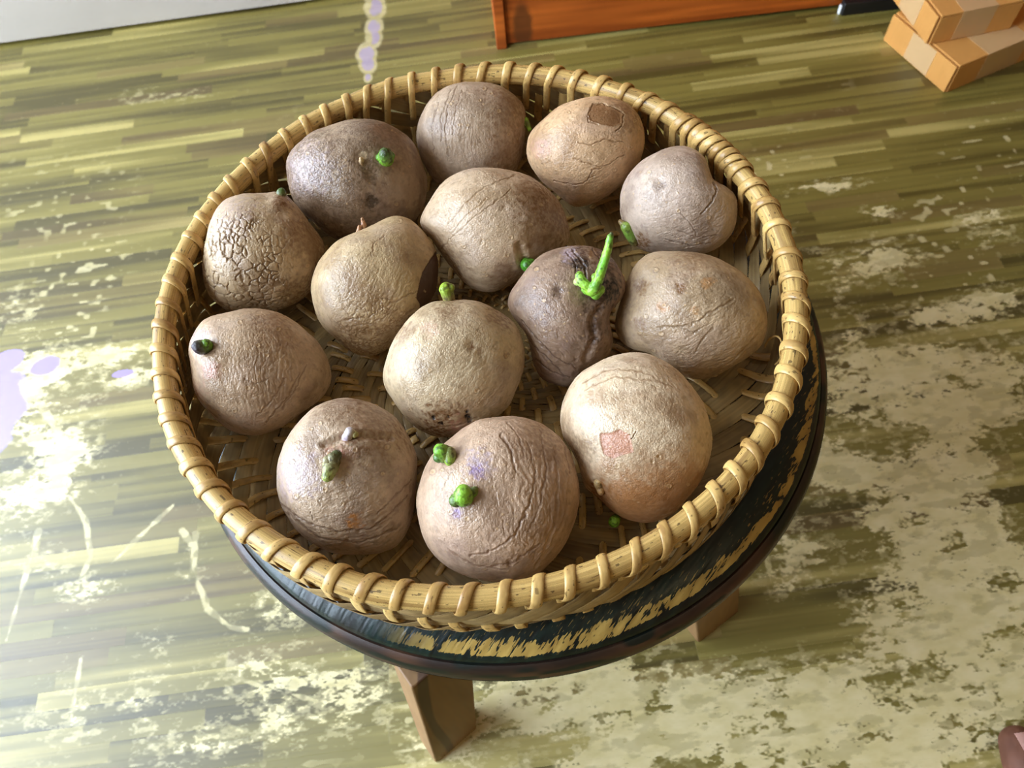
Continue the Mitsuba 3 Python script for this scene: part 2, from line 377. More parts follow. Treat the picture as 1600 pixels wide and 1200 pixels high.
def stool_color(p, n, uv):
    x, y = p.x - SX, p.y - SY
    r = dr.sqrt(x * x + y * y)
    a = dr.atan2(y, x)
    u, v = x * 0.72 + y * 0.70, -x * 0.70 + y * 0.72      # along and across the grain
    g = 0.6 * noise(u * 240, v * 1300, 1.0) + 0.4 * noise(u * 420, v * 2400, 8.0)
    g2 = noise(u * 90, v * 420, 4.0)
    big = fbm(x * 28, y * 28, 2.0)
    c = mix(L3(6, 15, 13), L3(18, 38, 32), g2)
    c = mix(c, L3(44, 36, 30), 0.5 * smoothstep(0.45, 0.75, big))
    sector = smoothstep(-2.05, -1.75, a) * (1 - smoothstep(0.12, 0.3, a))
    out = 1 - smoothstep(0.2110, 0.2135, r + 0.004 * (big - 0.5))
    south = smoothstep(-0.9, -1.5, a)
    band = smoothstep(0.2030 - 0.005 * south, 0.2090 - 0.002 * south, r + 0.012 * (big - 0.5)) * out
    worn = smoothstep(0.36, 0.46, band * (0.75 * g + 0.45 * g2)) * sector
    thin = smoothstep(0.70, 0.80, g) * smoothstep(0.196 - 0.005 * south, 0.207, r) * out * sector * 0.7
    return mix(c, mix(L3(150, 118, 56), L3(196, 164, 88), g2), dr.maximum(worn, thin))


def stool_bump(p, n, uv):
    x, y = p.x - SX, p.y - SY
    u, v = x * 0.72 + y * 0.70, -x * 0.70 + y * 0.72
    return noise(u * 90, v * 700, 1.0) * 0.00018 + noise(u * 25, v * 160, 3.0) * 0.0003


def edge_color(p, n, uv):
    b = fbm(p.x * 22, p.y * 22, p.z * 60)
    c = mix(L3(34, 24, 18), L3(82, 54, 36), smoothstep(0.3, 0.7, b))
    return mix(c, L3(20, 26, 20), smoothstep(0.5, 0.7, noise(p.x * 60, p.y * 60, p.z * 240)))


bsdf('stool_paint', proc(stool_color), rough=0.36, spec=0.5, bump=stool_bump)
bsdf('stool_edge', proc(edge_color), rough=0.42, spec=0.5)


def leg_color(p, n, uv):
    g = noise(p.x * 60, p.y * 60, p.z * 9)
    h = noise(p.x * 420, p.y * 420, p.z * 22)
    c = mix(L3(112, 82, 50), L3(140, 106, 68), 0.65 * g + 0.35 * h)
    s = dr.abs(p.x + 0.0840 - 0.103 * p.z + 0.0045 * dr.sin(p.z * 16 - 1.2)) / 0.0034 + 0.9 * (g - 0.5)
    return mix(c, L3(66, 44, 34), 0.8 * (1 - smoothstep(0.6, 1.15, s)) * dr.select(p.y < -0.15, 1.0, 0.0))


bsdf('leg_wood', proc(leg_color), rough=0.5, spec=0.4)
seat = lathe([(0, 0.2722), (0.12, 0.2722), (0.190, 0.2724), (0.200, 0.2716), (0.2080, 0.2690), (0.2132, 0.2650), (0.2152, 0.2618), (0.2154, 0.2602), (0.2140, 0.2588), (0.20, 0.258), (0, 0.258)], 240, (SX, SY))
add('stool__seat', seat, 'stool_paint', 40)
edge = lathe([(0.199, 0.2578), (0.2146, 0.2578), (0.2165, 0.2590), (0.2190, 0.2580), (0.2215, 0.2545), (0.2229, 0.2490), (0.2226, 0.2430), (0.2190, 0.2375), (0.212, 0.2345), (0, 0.233), (0, 0.2578)], 240, (SX, SY))
add('stool__seat_edge', edge, 'stool_edge', 40)
tag('stool__seat_edge', 'brown worn lower edge of the seat')


def leg(a, b, lean, thick):
    """A splayed plank leg: foot corners a, b on its outer face; lean = sideways shift per metre of height."""
    a, b, lean = np.array(a), np.array(b), np.array(lean)
    d = (b - a) / np.linalg.norm(b - a)
    foot = [a, b, b + thick * np.array([-d[1], d[0]]), a + thick * np.array([-d[1], d[0]])]
    return hull_points([(*p, 0.0018) for p in foot] + [(*(p + lean * 0.232), 0.234) for p in foot], 0.0017)


CEN = np.array([SX, SY])
front = ((-0.0925, -0.2340), (-0.0582, -0.2130), (0.103, 0.113))
right = ((0.1475, -0.1675), (0.1865, -0.1470), (-0.16, 0.06))
for a_, b_, l_ in (front, right):
    add('stool__leg', leg(a_, b_, l_, 0.020), 'leg_wood', 30)
for a_, b_, l_ in (front, right):
    add('stool__leg', leg(2 * CEN - a_, 2 * CEN - b_, -np.array(l_), 0.020), 'leg_wood', 30)
tag('stool', 'round wooden stool with a dark painted seat, rubbed yellow near its edge, and brown legs', 'stool')


# ------------------------------------------------------------------ basket
def cane_color(p, n, uv):
    k = dr.floor(uv.x * 0.25)
    l = uv.x - k * 4
    g = noise(l * 12, uv.y * 46, k)
    h = noise(l * 60, uv.y * 150, k + 7)
    b = fbm(l * 22, uv.y * 5, k)
    c = mix(L3(150, 112, 58), L3(216, 180, 108), dr.clip(0.15 + 0.5 * g + 0.35 * h, 0, 1))
    c = mix(c, L3(112, 74, 34), 0.55 * smoothstep(0.56, 0.74, b))
    return mix(c, L3(58, 38, 20), 0.7 * smoothstep(0.84, 0.9, noise(l * 300, uv.y * 26, 3)))


def rattan_color(p, n, uv):
    k = dr.floor(uv.x * 0.25)
    l = uv.x - k * 4
    r = cell_rand(k, 5, 0)
    g = noise(l * 70, uv.y * 14, k)
    b = fbm(l * 120 + k, uv.y * 3, k)
    c = mix(L3(166, 126, 68), L3(218, 180, 110), dr.clip(0.7 * r + 0.3 * g, 0, 1))
    c = mix(c, L3(122, 76, 34), 0.4 * smoothstep(0.5, 0.75, b))
    return mix(c, L3(60, 38, 20), 0.6 * smoothstep(0.86, 0.92, noise(l * 520, uv.y * 10, k)))


def splint_color(p, n, uv):
    k = dr.floor(uv.x * 0.25)
    l = uv.x - k * 4
    r = cell_rand(k, 9, 0)
    g = noise(l * 30, uv.y * 26, k)
    b = fbm(l * 55, uv.y * 2, k)
    c = mix(L3(118, 92, 56), L3(182, 152, 98), dr.clip(0.6 * r + 0.4 * g, 0, 1))
    return mix(c, L3(98, 80, 54), 0.5 * smoothstep(0.45, 0.7, b))


def cane_bump(p, n, uv):
    k = dr.floor(uv.x * 0.25)
    return noise((uv.x - k * 4) * 14, uv.y * 60, k) * 0.00035


bsdf('cane', proc(cane_color), rough=0.36, spec=0.5)
bsdf('rattan', proc(rattan_color), rough=0.32, spec=0.5)
bsdf('splint', proc(splint_color), rough=0.48, spec=0.4)

# the profile of the bowl: arc length s -> (r, z)
PROF = np.array([(0.0, 0.2758), (0.08, 0.2758), (0.15, 0.2756), (0.175, 0.2758), (0.186, 0.2780), (0.1915, 0.284), (0.1940, 0.295), (0.1938, 0.311), (0.1918, 0.325), (0.1892, 0.337)])
PS = np.r_[0, np.cumsum(np.linalg.norm(np.diff(PROF, axis=0), axis=1))]
CR_, CZ_ = CubicSpline(PS, PROF[:, 0]), CubicSpline(PS, PROF[:, 1])
S = np.linspace(0.028, PS[-1], 240)


def bowl(s, th, off):
    r, z, dr_, dz_ = CR_(s), CZ_(s), CR_(s, 1), CZ_(s, 1)
    l = np.hypot(dr_, dz_)
    nr, nz = -dz_ / l, dr_ / l
    r2, z2 = r + nr * off, z + nz * off
    return np.stack([r2 * np.cos(th), r2 * np.sin(th), z2], -1), np.stack([nr * np.cos(th), nr * np.sin(th), nz], -1)


wallness = sstep(0.165, 0.19, S)
ANG_A = np.radians(-27 * (1 - wallness) - 6 * wallness)
ANG_B = np.radians(56 * (1 - wallness) + 62 * wallness)
TH_A = np.r_[0, np.cumsum(np.diff(S) * np.tan(ANG_A[1:]) / S[1:])]
TH_B = np.r_[0, np.cumsum(np.diff(S) * np.tan(ANG_B[1:]) / S[1:])]
NA_, NB_ = 72, 52
PH_A, PH_B = 2 * PI / NA_, 2 * PI / NB_


def woven_ribbon(s, th, slope, width, off, thick, crown, uid):
    """A strip lying in the bowl's surface along (s, th); slope = r dth/ds. It bends with the surface across its width too."""
    al = np.arctan(slope)
    prof = [(-0.5, -0.3), (-0.47, 0.22), (-0.25, 0.22 + crown * 0.75), (0, 0.22 + crown), (0.25, 0.22 + crown * 0.75), (0.47, 0.22), (0.5, -0.3), (0.25, -0.42), (0, -0.42), (-0.25, -0.42)]
    rings = []
    for a, b in prof:
        s2 = np.clip(s - np.sin(al) * a * width, 0.004, PS[-1])
        t2 = th + np.cos(al) * a * width / radius_at(s)
        rings.append(bowl(s2, t2, off + b * thick)[0])
    rings, k, n = np.stack(rings, 1), len(prof), len(s)
    uv = np.stack([np.repeat(uid * 4.0 + 0.5 + np.r_[0, np.cumsum(np.linalg.norm(np.diff(rings[:, 3], axis=0), axis=1))], k), np.tile(np.arange(k) / k, n)], 1)
    i = (np.arange(n - 1)[:, None] * k + np.arange(k)).ravel()
    j = (np.arange(n - 1)[:, None] * k + (np.arange(k) + 1) % k).ravel()
    cap = np.array([[0, a, a + 1] for a in range(1, k - 1)])
    f = np.vstack([np.stack([i, j + k, i + k], 1), np.stack([i, j, j + k], 1), cap[:, ::-1], cap + (n - 1) * k])
    m = trimesh.Trimesh(rings.reshape(-1, 3), f, process=False)
    if m.volume < 0:
        m.invert()
    return m, uv


def lift(x):
    return np.clip(1.5 * np.sin(PI / 2 * x + PI / 4), -1, 1)


def radius_at(s):
    return np.maximum(CR_(s), 0.01)


nrng = np.random.default_rng(11)
uid = 0
for i in range(NA_):
    th = TH_A + i * PH_A + nrng.normal(0, 0.006) + 0.02 * (meshkit.noise(np.stack([S * 30, S * 0 + i, S * 0], 1), 3) - 0.5)
    j = (th - TH_B) / PH_B
    gap = 2 * PI * radius_at(S) / NA_ * np.cos(np.arctan(np.tan(ANG_A) * radius_at(S) / S))
    w = np.minimum((0.0042 + 0.0016 * wallness) * nrng.uniform(0.85, 1.15), 0.86 * gap)
    start = 0 if i % 2 == 0 else 60
    off = (0.00115 + 0.0004 * wallness) * lift(i - j) + 0.0004
    m, uv = woven_ribbon(S[start:], th[start:], (np.tan(ANG_A) * radius_at(S) / S)[start:], w[start:], off[start:], 0.0011, 0.5, uid)
    add('woven_basket__strand', m, 'rattan', True, uv=uv)
    uid += 1
for b in range(NB_):
    th = TH_B + b * PH_B + nrng.normal(0, 0.003) + 0.010 * (meshkit.noise(np.stack([S * 30, S * 0 + b, S * 0 + 9], 1), 5) - 0.5)
    i = (th - TH_A) / PH_A
    gap = 2 * PI * radius_at(S) / NB_ * np.cos(np.arctan(np.tan(ANG_B) * radius_at(S) / S))
    w = np.minimum(0.0150, (1.06 - 0.06 * wallness) * gap * nrng.uniform(0.95, 1.0))
    off = -(0.0005 + 0.0010 * wallness) * lift(i - b) - 0.0002
    m, uv = woven_ribbon(S, th, np.tan(ANG_B) * radius_at(S) / S, w, off, 0.0009, 0.2, uid)
    add('woven_basket__splint', m, 'splint', True, uv=uv)
    uid += 1
add('woven_basket__center_plug', lathe([(0, 0.2768), (0.026, 0.2768), (0.031, 0.2758), (0.031, 0.2745), (0, 0.2745)], 48), 'splint', 30)


def hoop(R, z, a, b, uid, seg=300, k=20, wob=0.0008):
    t = np.arange(seg) * 2 * PI / seg
    q = np.arange(k) * 2 * PI / k
    pr = np.stack([np.cos(t) * 3, np.sin(t) * 3, t * 0 + uid], 1)
    rr = R + wob * 2 * (meshkit.noise(pr * 1.7, 2) - 0.5)
    zz = z + wob * 2 * (meshkit.noise(pr * 1.3, 6) - 0.5)
    th = 1 + 0.10 * (meshkit.noise(pr * 3, 8) - 0.5)
    r = rr[:, None] + a * th[:, None] * np.cos(q)
    v = np.stack([r * np.cos(t)[:, None], r * np.sin(t)[:, None], zz[:, None] + b * th[:, None] * np.sin(q)], -1)
    # rows duplicated at the seam so that the grain runs on
    i = (np.arange(seg)[:, None] * k + np.arange(k)).ravel()
    j = (np.arange(seg)[:, None] * k + (np.arange(k) + 1) % k).ravel()
    i2, j2 = (i + k) % (seg * k), (j + k) % (seg * k)
    f = np.vstack([np.stack([i, i2, j2], 1), np.stack([i, j2, j], 1)])
    uv = np.stack([np.repeat(uid * 4 + 0.5 + np.abs(t - PI) * R, k), np.tile(np.abs(q - PI) / PI, seg)], 1)
    m = trimesh.Trimesh(v.reshape(-1, 3), f, process=False)
    return m, uv


m, uv = hoop(0.1890, RIM_Z, 0.0063, 0.0068, 500)
add('woven_basket__rim_hoop', m, 'cane', True, uv=uv)


def wrap(th0, slant, width, uid):
    """A rattan binder: up from the weave outside, over the hoop, and down the inside of the wall."""
    al = np.radians(np.linspace(-75, 200, 34))
    a, b = 0.0072, 0.0078
    rz = np.stack([0.1890 + a * np.cos(al), RIM_Z + b * np.sin(al)], 1)
    drop = np.stack([np.linspace(rz[-1, 0], 0.1902, 9)[1:], np.linspace(rz[-1, 1], RIM_Z - 0.032, 9)[1:]], 1)
    rz = np.vstack([[(0.1930, RIM_Z - 0.0150)], rz, drop])
    t = np.r_[-1.35, np.linspace(-1.3, 1.0, 34), np.linspace(1.0, 1.7, 9)[1:]]
    th = th0 + slant * t / 2
    d = np.gradient(rz, axis=0)
    d /= np.linalg.norm(d, axis=1, keepdims=True)
    P = np.stack([rz[:, 0] * np.cos(th), rz[:, 0] * np.sin(th), rz[:, 1]], 1)
    N = np.stack([d[:, 1] * np.cos(th), d[:, 1] * np.sin(th), -d[:, 0]], 1)
    return ribbon(P, N, width, 0.0014, crown=0.4, uid=uid)


spots, th = [], 0.05
while th < 2 * PI + 0.05 - 0.04:
    deg = math.degrees(th) % 360
    dense = 17 < deg < 33
    spots.append((th, dense))
    th += (0.036 if dense else 0.0905 * nrng.uniform(0.93, 1.07))
for n_, (t_, dense) in enumerate(spots):
    sl = (0.045 * nrng.uniform(0.5, 1.4)) if not dense else nrng.uniform(-0.02, 0.10)
    m, uv = wrap(t_, sl, 0.0056 * nrng.uniform(0.88, 1.12), 600 + n_)
    add('woven_basket__wrap', m, 'rattan', True, uv=uv)
# a loose fibre sticking out of the weave at the right
fib = np.array([(0.176, -0.062, 0.300), (0.178, -0.060, 0.312), (0.1765, -0.054, 0.318), (0.174, -0.050, 0.312), (0.1735, -0.049, 0.300)])
cs = CubicSpline(np.arange(5), fib)
q = cs(np.linspace(0, 4, 26))
m, uv = ribbon(q, np.tile([-1.0, 0.2, 0.3], (26, 1)), 0.0013, 0.0009, crown=0.5, uid=700)
add('woven_basket__loose_fibre', m, 'rattan', True, uv=uv)
tag('woven_basket', 'round shallow woven bamboo basket with a wrapped cane rim, full of sprouting tubers', 'basket')

# ------------------------------------------------------------------ tubers
POTATOES = [
    {'c': [0.01, 0.1523, 0.3163], 'r': [40.6, 42.7, 43.6, 42.4, 40.9, 39.1, 37.5, 36.7, 36.5, 36.5, 37.1, 37.8, 38.2, 38.8, 39.5, 40.1, 40.3, 40.3, 40.5, 41.8, 42.2, 40.2, 38.6, 38.0, 38.5, 39.7, 40.9, 41.4, 41.0, 40.1, 39.4, 39.4], 'h': (np.float64(33.7), np.float64(33.7)), 'base': (150, 126, 106), 'dark': (118, 90, 68), 'lent': [(18.2, 25.7), (9.5, 22.0), (21.2, 13.3), (12.2, -4.2), (-7.4, 8.2), (-1.4, 7.0), (-11.0, 22.8), (13.9, 29.8), (26.2, -2.8), (-17.3, -5.3)], 'lines': [([(-4.5, 33.9), (-12.9, 21.8), (-17.4, 7.5), (-17.5, -11.8)], 0.5, 0.7), ([(-9.3, 32.3), (-18.3, 16.2), (-21.1, -0.5)], 0.4, 0.7), ([(-1.7, 31.0), (-8.0, 18.9), (-12.4, 2.6)], 0.4, 0.6), ([(-19.4, 25.0), (-26.4, 8.8), (-27.6, -10.5)], 0.35, 0.6)], 'wr': (85, 0.22, 3.0, (-20.3, 3.7), np.float64(29.7)), 'dents': [], 'spots': [(31.0, 13.8, np.float64(22.3), 'brown', 0.5), (26.3, -20.4, np.float64(19.8), 'brown', 0.5)], 'patches': []},  # 1
    {'c': [0.0887, 0.1166, 0.321], 'r': [40.5, 42.1, 42.7, 42.4, 41.7, 40.2, 38.6, 37.0, 35.6, 34.8, 34.8, 35.3, 35.8, 36.9, 39.3, 41.6, 42.0, 40.9, 39.0, 37.2, 36.0, 35.8, 37.2, 38.8, 38.0, 36.6, 35.5, 35.0, 35.0, 35.8, 37.2, 38.9], 'h': (np.float64(32.4), np.float64(32.4)), 'base': (170, 132, 96), 'dark': (128, 90, 55), 'lent': [(-29.3, 3.6), (-12.4, 24.8), (31.6, 18.7), (29.8, 2.2), (19.4, -12.3)], 'lines': [([(-5.4, 5.5), (3.9, 3.4), (12.3, 7.4), (25.2, 5.0)], 0.7, 0.5), ([(-7.8, -4.7), (4.3, -9.2), (12.9, -10.1), (21.3, -4.8), (25.6, -3.2)], 0.8, 0.5), ([(-21.7, -19.5), (-12.8, -21.5), (-1.8, -21.4), (6.6, -16.3)], 0.8, 0.5), ([(2.4, -18.4), (4.4, -12.1), (10.7, -10.9)], 0.7, 0.5), ([(3.3, 30.1), (9.7, 30.9), (16.1, 27.5), (21.8, 25.5), (24.4, 22.6), (23.6, 16.4), (19.4, 12.3)], 1.2, 0.6), ([(3.3, 29.6), (0.5, 22.5), (1.4, 19.2), (7.8, 17.2)], 0.8, 0.5)], 'wr': (20, 0.12, 2.5, (-0.1, -5.9), np.float64(42.7)), 'dents': [], 'spots': [(-30.6, 1.6, np.float64(7.6), 'pink', 0.6), (27.0, 22.7, np.float64(14.2), 'brown', 0.4)], 'patches': [([(3.3, 29.6), (9.7, 30.5), (16.1, 27.1), (21.8, 25.1), (23.5, 21.8), (22.7, 17.2), (17.6, 15.2), (9.9, 16.8), (1.8, 19.6), (0.9, 23.3)], (128, 88, 52), 0.5)]},  # 2
    {'c': [-0.0747, 0.119, 0.3209], 'r': [47.6, 47.9, 47.2, 45.3, 44.5, 42.9, 41.3, 40.5, 40.3, 40.9, 42.4, 43.7, 45.9, 48.2, 47.6, 46.6, 45.5, 44.0, 42.3, 42.5, 43.9, 44.3, 43.2, 42.5, 43.1, 44.6, 46.6, 48.5, 49.8, 50.1, 49.8, 49.1], 'h': (np.float64(38.3), np.float64(38.3)), 'base': (122, 98, 78), 'dark': (82, 60, 42), 'lent': [(33.5, 23.7), (37.4, -1.6), (-24.8, 25.1), (20.7, -23.0)], 'lines': [], 'wr': (60, 0.12, 2.2, (-28.9, 13.5), np.float64(23.9)), 'net': (2.2, 0.18, (-30.3, 16.0), np.float64(28.7)), 'dents': [(10.4, 10.3, np.float64(7.6), 2.2), (11.4, 0.7, np.float64(5.7), 1.5), (3.9, -16.0, np.float64(4.3), 1.0), (-3.0, 30.5, np.float64(10.5), 1.5)], 'spots': [(4.0, -15.6, np.float64(5.7), 'black', 0.9), (10.0, 5.3, np.float64(10.5), 'dark', 0.6), (21.9, 19.9, np.float64(23.9), 'dark', 0.45), (-13.4, -17.0, np.float64(28.7), 'dark', 0.45), (9.8, 13.4, np.float64(2.9), 'pale', 0.8), (-27.5, 17.3, np.float64(19.1), 'mauve', 0.4)], 'patches': []},  # 3
    {'c': [0.1417, 0.0593, 0.3216], 'r': [37.5, 35.2, 30.6, 25.3, 24.8, 27.7, 31.3, 33.5, 34.6, 35.0, 35.0, 35.0, 35.4, 35.9, 36.6, 37.4, 38.1, 38.4, 39.2, 39.3, 39.6, 40.1, 38.8, 36.6, 35.6, 35.9, 37.4, 39.5, 41.3, 42.1, 41.8, 40.0], 'h': (np.float64(30.7), np.float64(30.7)), 'base': (152, 130, 116), 'dark': (116, 92, 76), 'lent': [(-21.3, 14.5), (0.8, -6.6), (20.0, -8.1), (16.5, -25.1)], 'lines': [([(18.9, 14.0), (21.8, 8.0), (19.6, -0.2), (14.9, -6.8)], 1.2, 0.9), ([(3.1, -8.3), (10.1, -13.4), (15.7, -20.9)], 0.4, 0.6), ([(3.1, -19.3), (15.8, -21.8), (27.6, -18.7)], 0.5, 0.7), ([(-4.0, -25.8), (12.9, -27.7), (24.6, -24.1)], 0.5, 0.7)], 'wr': (20, 0.3, 3.2, (14.8, -16.9), np.float64(27.0)), 'dents': [(-12.7, 8.2, np.float64(4.5), 0.9)], 'spots': [(-13.0, 7.4, np.float64(4.5), 'dark', 0.7), (-19.1, -29.1, np.float64(6.7), 'brown', 0.7)], 'patches': []},  # 4
    {'c': [-0.1367, 0.0611, 0.3249], 'r': [36.6, 36.5, 37.5, 38.8, 38.8, 38.2, 38.1, 38.7, 39.4, 39.6, 38.8, 37.7, 36.9, 36.9, 38.0, 39.7, 41.7, 43.6, 44.7, 43.9, 41.4, 39.2, 38.7, 39.1, 39.4, 39.8, 40.1, 40.0, 39.7, 39.8, 39.4, 38.1], 'h': (np.float64(33.4), np.float64(33.4)), 'base': (154, 128, 96), 'dark': (110, 82, 52), 'lent': [(19.9, -18.9), (30.1, 7.9)], 'lines': [], 'wr': (60, 0.1, 3, (8.8, 2.1), np.float64(31.8)), 'net': (5.2, 0.75, (-16.0, -3.4), np.float64(34.0)), 'dents': [(24.8, 25.2, np.float64(7.3), -3.0)], 'spots': [(24.6, 22.4, np.float64(6.4), 'brown', 0.8), (24.7, 14.6, np.float64(3.6), 'pale', 0.8), (8.6, -31.9, np.float64(15.9), 'dark', 0.65), (28.7, -2.8, np.float64(18.1), 'brown', 0.45), (-5.7, 31.0, np.float64(18.1), 'mauve', 0.3)], 'patches': []},  # 5
    {'c': [0.0173, 0.0593, 0.3181], 'r': [49.4, 47.7, 45.9, 43.7, 41.9, 40.5, 39.8, 40.0, 40.9, 42.1, 43.5, 44.8, 45.6, 46.6, 48.9, 50.2, 43.8, 40.1, 38.4, 38.2, 39.8, 42.0, 42.7, 42.1, 39.9, 37.5, 36.0, 35.9, 38.0, 42.9, 48.9, 51.0], 'h': (np.float64(36.4), np.float64(36.4)), 'base': (160, 134, 108), 'dark': (122, 88, 50), 'lent': [(23.2, -0.0), (9.3, -6.2), (5.5, -16.9), (-8.3, -7.5), (-20.7, -7.9), (31.1, 11.5), (-9.2, -27.9), (2.7, -33.2), (-28.4, -19.7), (-10.9, -25.6)], 'lines': [([(-37.3, -8.3), (-24.8, 0.6), (-12.1, 8.9), (0.9, 15.8), (14.1, 23.4)], 0.5, 0.6), ([(-28.9, 7.1), (-19.4, 15.8), (-8.1, 24.2), (4.8, 29.9), (17.7, 32.9)], 0.45, 0.6), ([(-27.7, 1.0), (-18.1, 9.7), (-2.6, 19.5)], 0.4, 0.5), ([(14.2, -12.4), (14.8, -18.6), (16.3, -25.3)], 2.0, 3.0)], 'wr': (40, 0.1, 3, (-19.1, 17.8), np.float64(30.7)), 'dents': [(7.7, 12.2, np.float64(2.2), 0.6), (-9.0, -6.6, np.float64(1.8), 0.5)], 'spots': [(36.9, 6.8, np.float64(24.1), 'brown', 0.6), (31.1, -4.6, np.float64(17.5), 'dark', 0.35), (-34.5, -19.7, np.float64(17.5), 'brown', 0.35), (2.6, -34.1, np.float64(13.2), 'brown', 0.4), (25.8, 18.1, np.float64(13.2), 'brown', 0.5)], 'patches': []},  # 6
    {'c': [-0.0651, 0.0268, 0.3167], 'r': [44.9, 46.6, 47.7, 48.8, 48.7, 45.4, 40.6, 37.5, 36.6, 36.5, 36.7, 37.5, 38.8, 39.9, 40.5, 40.8, 41.3, 42.3, 42.6, 42.6, 44.6, 46.0, 44.9, 42.2, 38.2, 34.3, 32.3, 32.6, 34.8, 37.9, 40.4, 42.4], 'h': (np.float64(34.7), np.float64(34.7)), 'base': (156, 130, 94), 'dark': (122, 90, 58), 'lent': [(29.2, 33.4), (10.4, -21.5), (2.0, -10.0)], 'lines': [([(-24.1, -13.3), (-10.5, -15.9), (5.0, -13.1), (22.6, -11.1)], 0.6, 0.9), ([(-21.9, -18.3), (-10.2, -20.3), (7.3, -18.2)], 0.45, 0.8), ([(15.9, 26.6), (8.9, 24.7), (4.3, 17.9)], 0.3, 0.6)], 'wr': (35, 0.25, 3.2, (2.0, -10.0), np.float64(29.9)), 'net': (2.8, 0.3, (-12.3, -26.0), np.float64(25.6)), 'dents': [], 'spots': [(-9.7, 2.4, np.float64(15.0), 'brown', 0.3), (-21.3, -27.3, np.float64(15.0), 'brown', 0.35)], 'patches': [([(44.5, 8.1), (38.5, 4.6), (30.7, -1.3), (25.6, -7.9), (21.3, -14.8), (22.0, -19.4), (20.5, -30.6), (37.3, -36.6), (53.7, 2.2)], (58, 26, 14), 0.9)]},  # 7
    {'c': [0.0545, -0.0169, 0.317], 'r': [26.4, 30.2, 38.2, 42.1, 43.7, 44.8, 44.9, 43.9, 42.7, 41.8, 40.9, 39.4, 38.1, 37.6, 37.9, 36.9, 33.4, 29.9, 28.2, 29.1, 32.3, 37.3, 42.4, 43.6, 44.1, 40.4, 36.8, 35.9, 35.4, 33.7, 30.3, 27.1], 'h': (np.float64(29.7), np.float64(29.7)), 'base': (112, 86, 70), 'dark': (66, 44, 34), 'lent': [(-19.4, 16.7), (-13.6, 9.0), (-18.5, 28.4)], 'lines': [([(3.5, 39.8), (7.3, 34.7), (10.9, 27.6), (12.0, 21.8)], 1.2, 0.9), ([(-0.3, 39.1), (4.5, 31.6), (5.2, 25.7)], 0.8, 0.7), ([(15.2, 40.7), (16.9, 35.6), (24.5, 29.7)], 0.7, 0.6), ([(20.1, 4.8), (14.4, -2.6), (16.3, -14.0), (10.7, -25.5)], 1.6, 2.2), ([(-27.6, -2.2), (-17.8, -13.7), (-6.4, -25.2), (5.0, -31.4)], 0.6, 0.9), ([(-24.3, -14.0), (-14.1, -23.3), (-2.7, -35.3)], 0.6, 0.9), ([(-19.0, -25.6), (-10.5, -33.3), (1.1, -37.5)], 0.6, 0.8)], 'wr': (-40, 0.5, 4.0, (-14.2, -25.3), np.float64(28.1)), 'dents': [(-5.3, 14.4, np.float64(4.0), 1.5), (12.6, 14.2, np.float64(9.6), 2.0), (16.3, -7.1, np.float64(4.8), 1.2)], 'spots': [(5.4, 35.6, np.float64(10.4), 'dark', 0.8), (1.6, 37.3, np.float64(5.6), 'mauve', 0.6), (8.3, 30.7, np.float64(5.6), 'black', 0.7), (16.9, 35.6, np.float64(5.6), 'brown', 0.7), (22.1, 16.1, np.float64(11.2), 'black', 0.85), (14.4, 6.7, np.float64(8.8), 'dark', 0.7), (-5.3, 14.1, np.float64(4.4), 'dark', 0.6), (16.3, -10.2, np.float64(8.0), 'dark', 0.6), (24.6, 31.7, np.float64(8.8), 'dark', 0.6)], 'patches': []},  # 8
    {'c': [0.1296, -0.0284, 0.3164], 'r': [45.7, 44.8, 43.2, 41.3, 39.7, 38.7, 38.2, 38.0, 38.2, 38.8, 39.9, 42.2, 45.2, 47.0, 45.9, 44.7, 43.6, 45.3, 47.0, 45.5, 40.9, 35.0, 34.7, 36.2, 37.3, 38.6, 40.2, 40.9, 41.3, 42.2, 43.9, 45.4], 'h': (np.float64(33.2), np.float64(35.3)), 'base': (142, 116, 88), 'dark': (108, 82, 54), 'lent': [(-24.7, -6.6), (-16.3, 2.1), (1.4, 2.6), (4.9, 19.8), (-25.8, 21.3), (-26.3, -16.7), (-14.0, -14.2), (-16.3, -25.6), (-39.7, -3.2)], 'lines': [([(-15.8, -11.1), (1.6, -5.7), (10.3, 3.8), (20.8, 13.6)], 0.7, 1.0), ([(25.7, -26.6), (33.9, -14.8), (39.2, -5.9), (44.3, 2.0)], 0.7, 1.2), ([(7.2, -21.2), (9.8, -12.1), (14.1, -4.4)], 0.5, 0.9), ([(-5.3, -7.9), (4.3, -9.6), (8.7, -4.8)], 0.4, 0.8)], 'wr': (32, 0.3, 3.0, (14.9, -14.8), np.float64(34.6)), 'dents': [(-33.1, 11.0, np.float64(5.7), 1.6), (-10.7, 14.2, np.float64(2.8), 0.8), (-16.8, 0.9, np.float64(2.4), 0.6)], 'spots': [(-9.7, 14.8, np.float64(4.1), 'brown', 0.9), (-33.0, 10.7, np.float64(5.7), 'brown', 0.6), (-16.8, 0.9, np.float64(3.7), 'orange', 0.6), (1.4, 2.6, np.float64(3.3), 'orange', 0.5), (4.9, 19.8, np.float64(3.7), 'orange', 0.5), (-27.6, -11.1, np.float64(4.9), 'brown', 0.5), (-7.5, 31.7, np.float64(12.2), 'brown', 0.4)], 'patches': []},  # 9
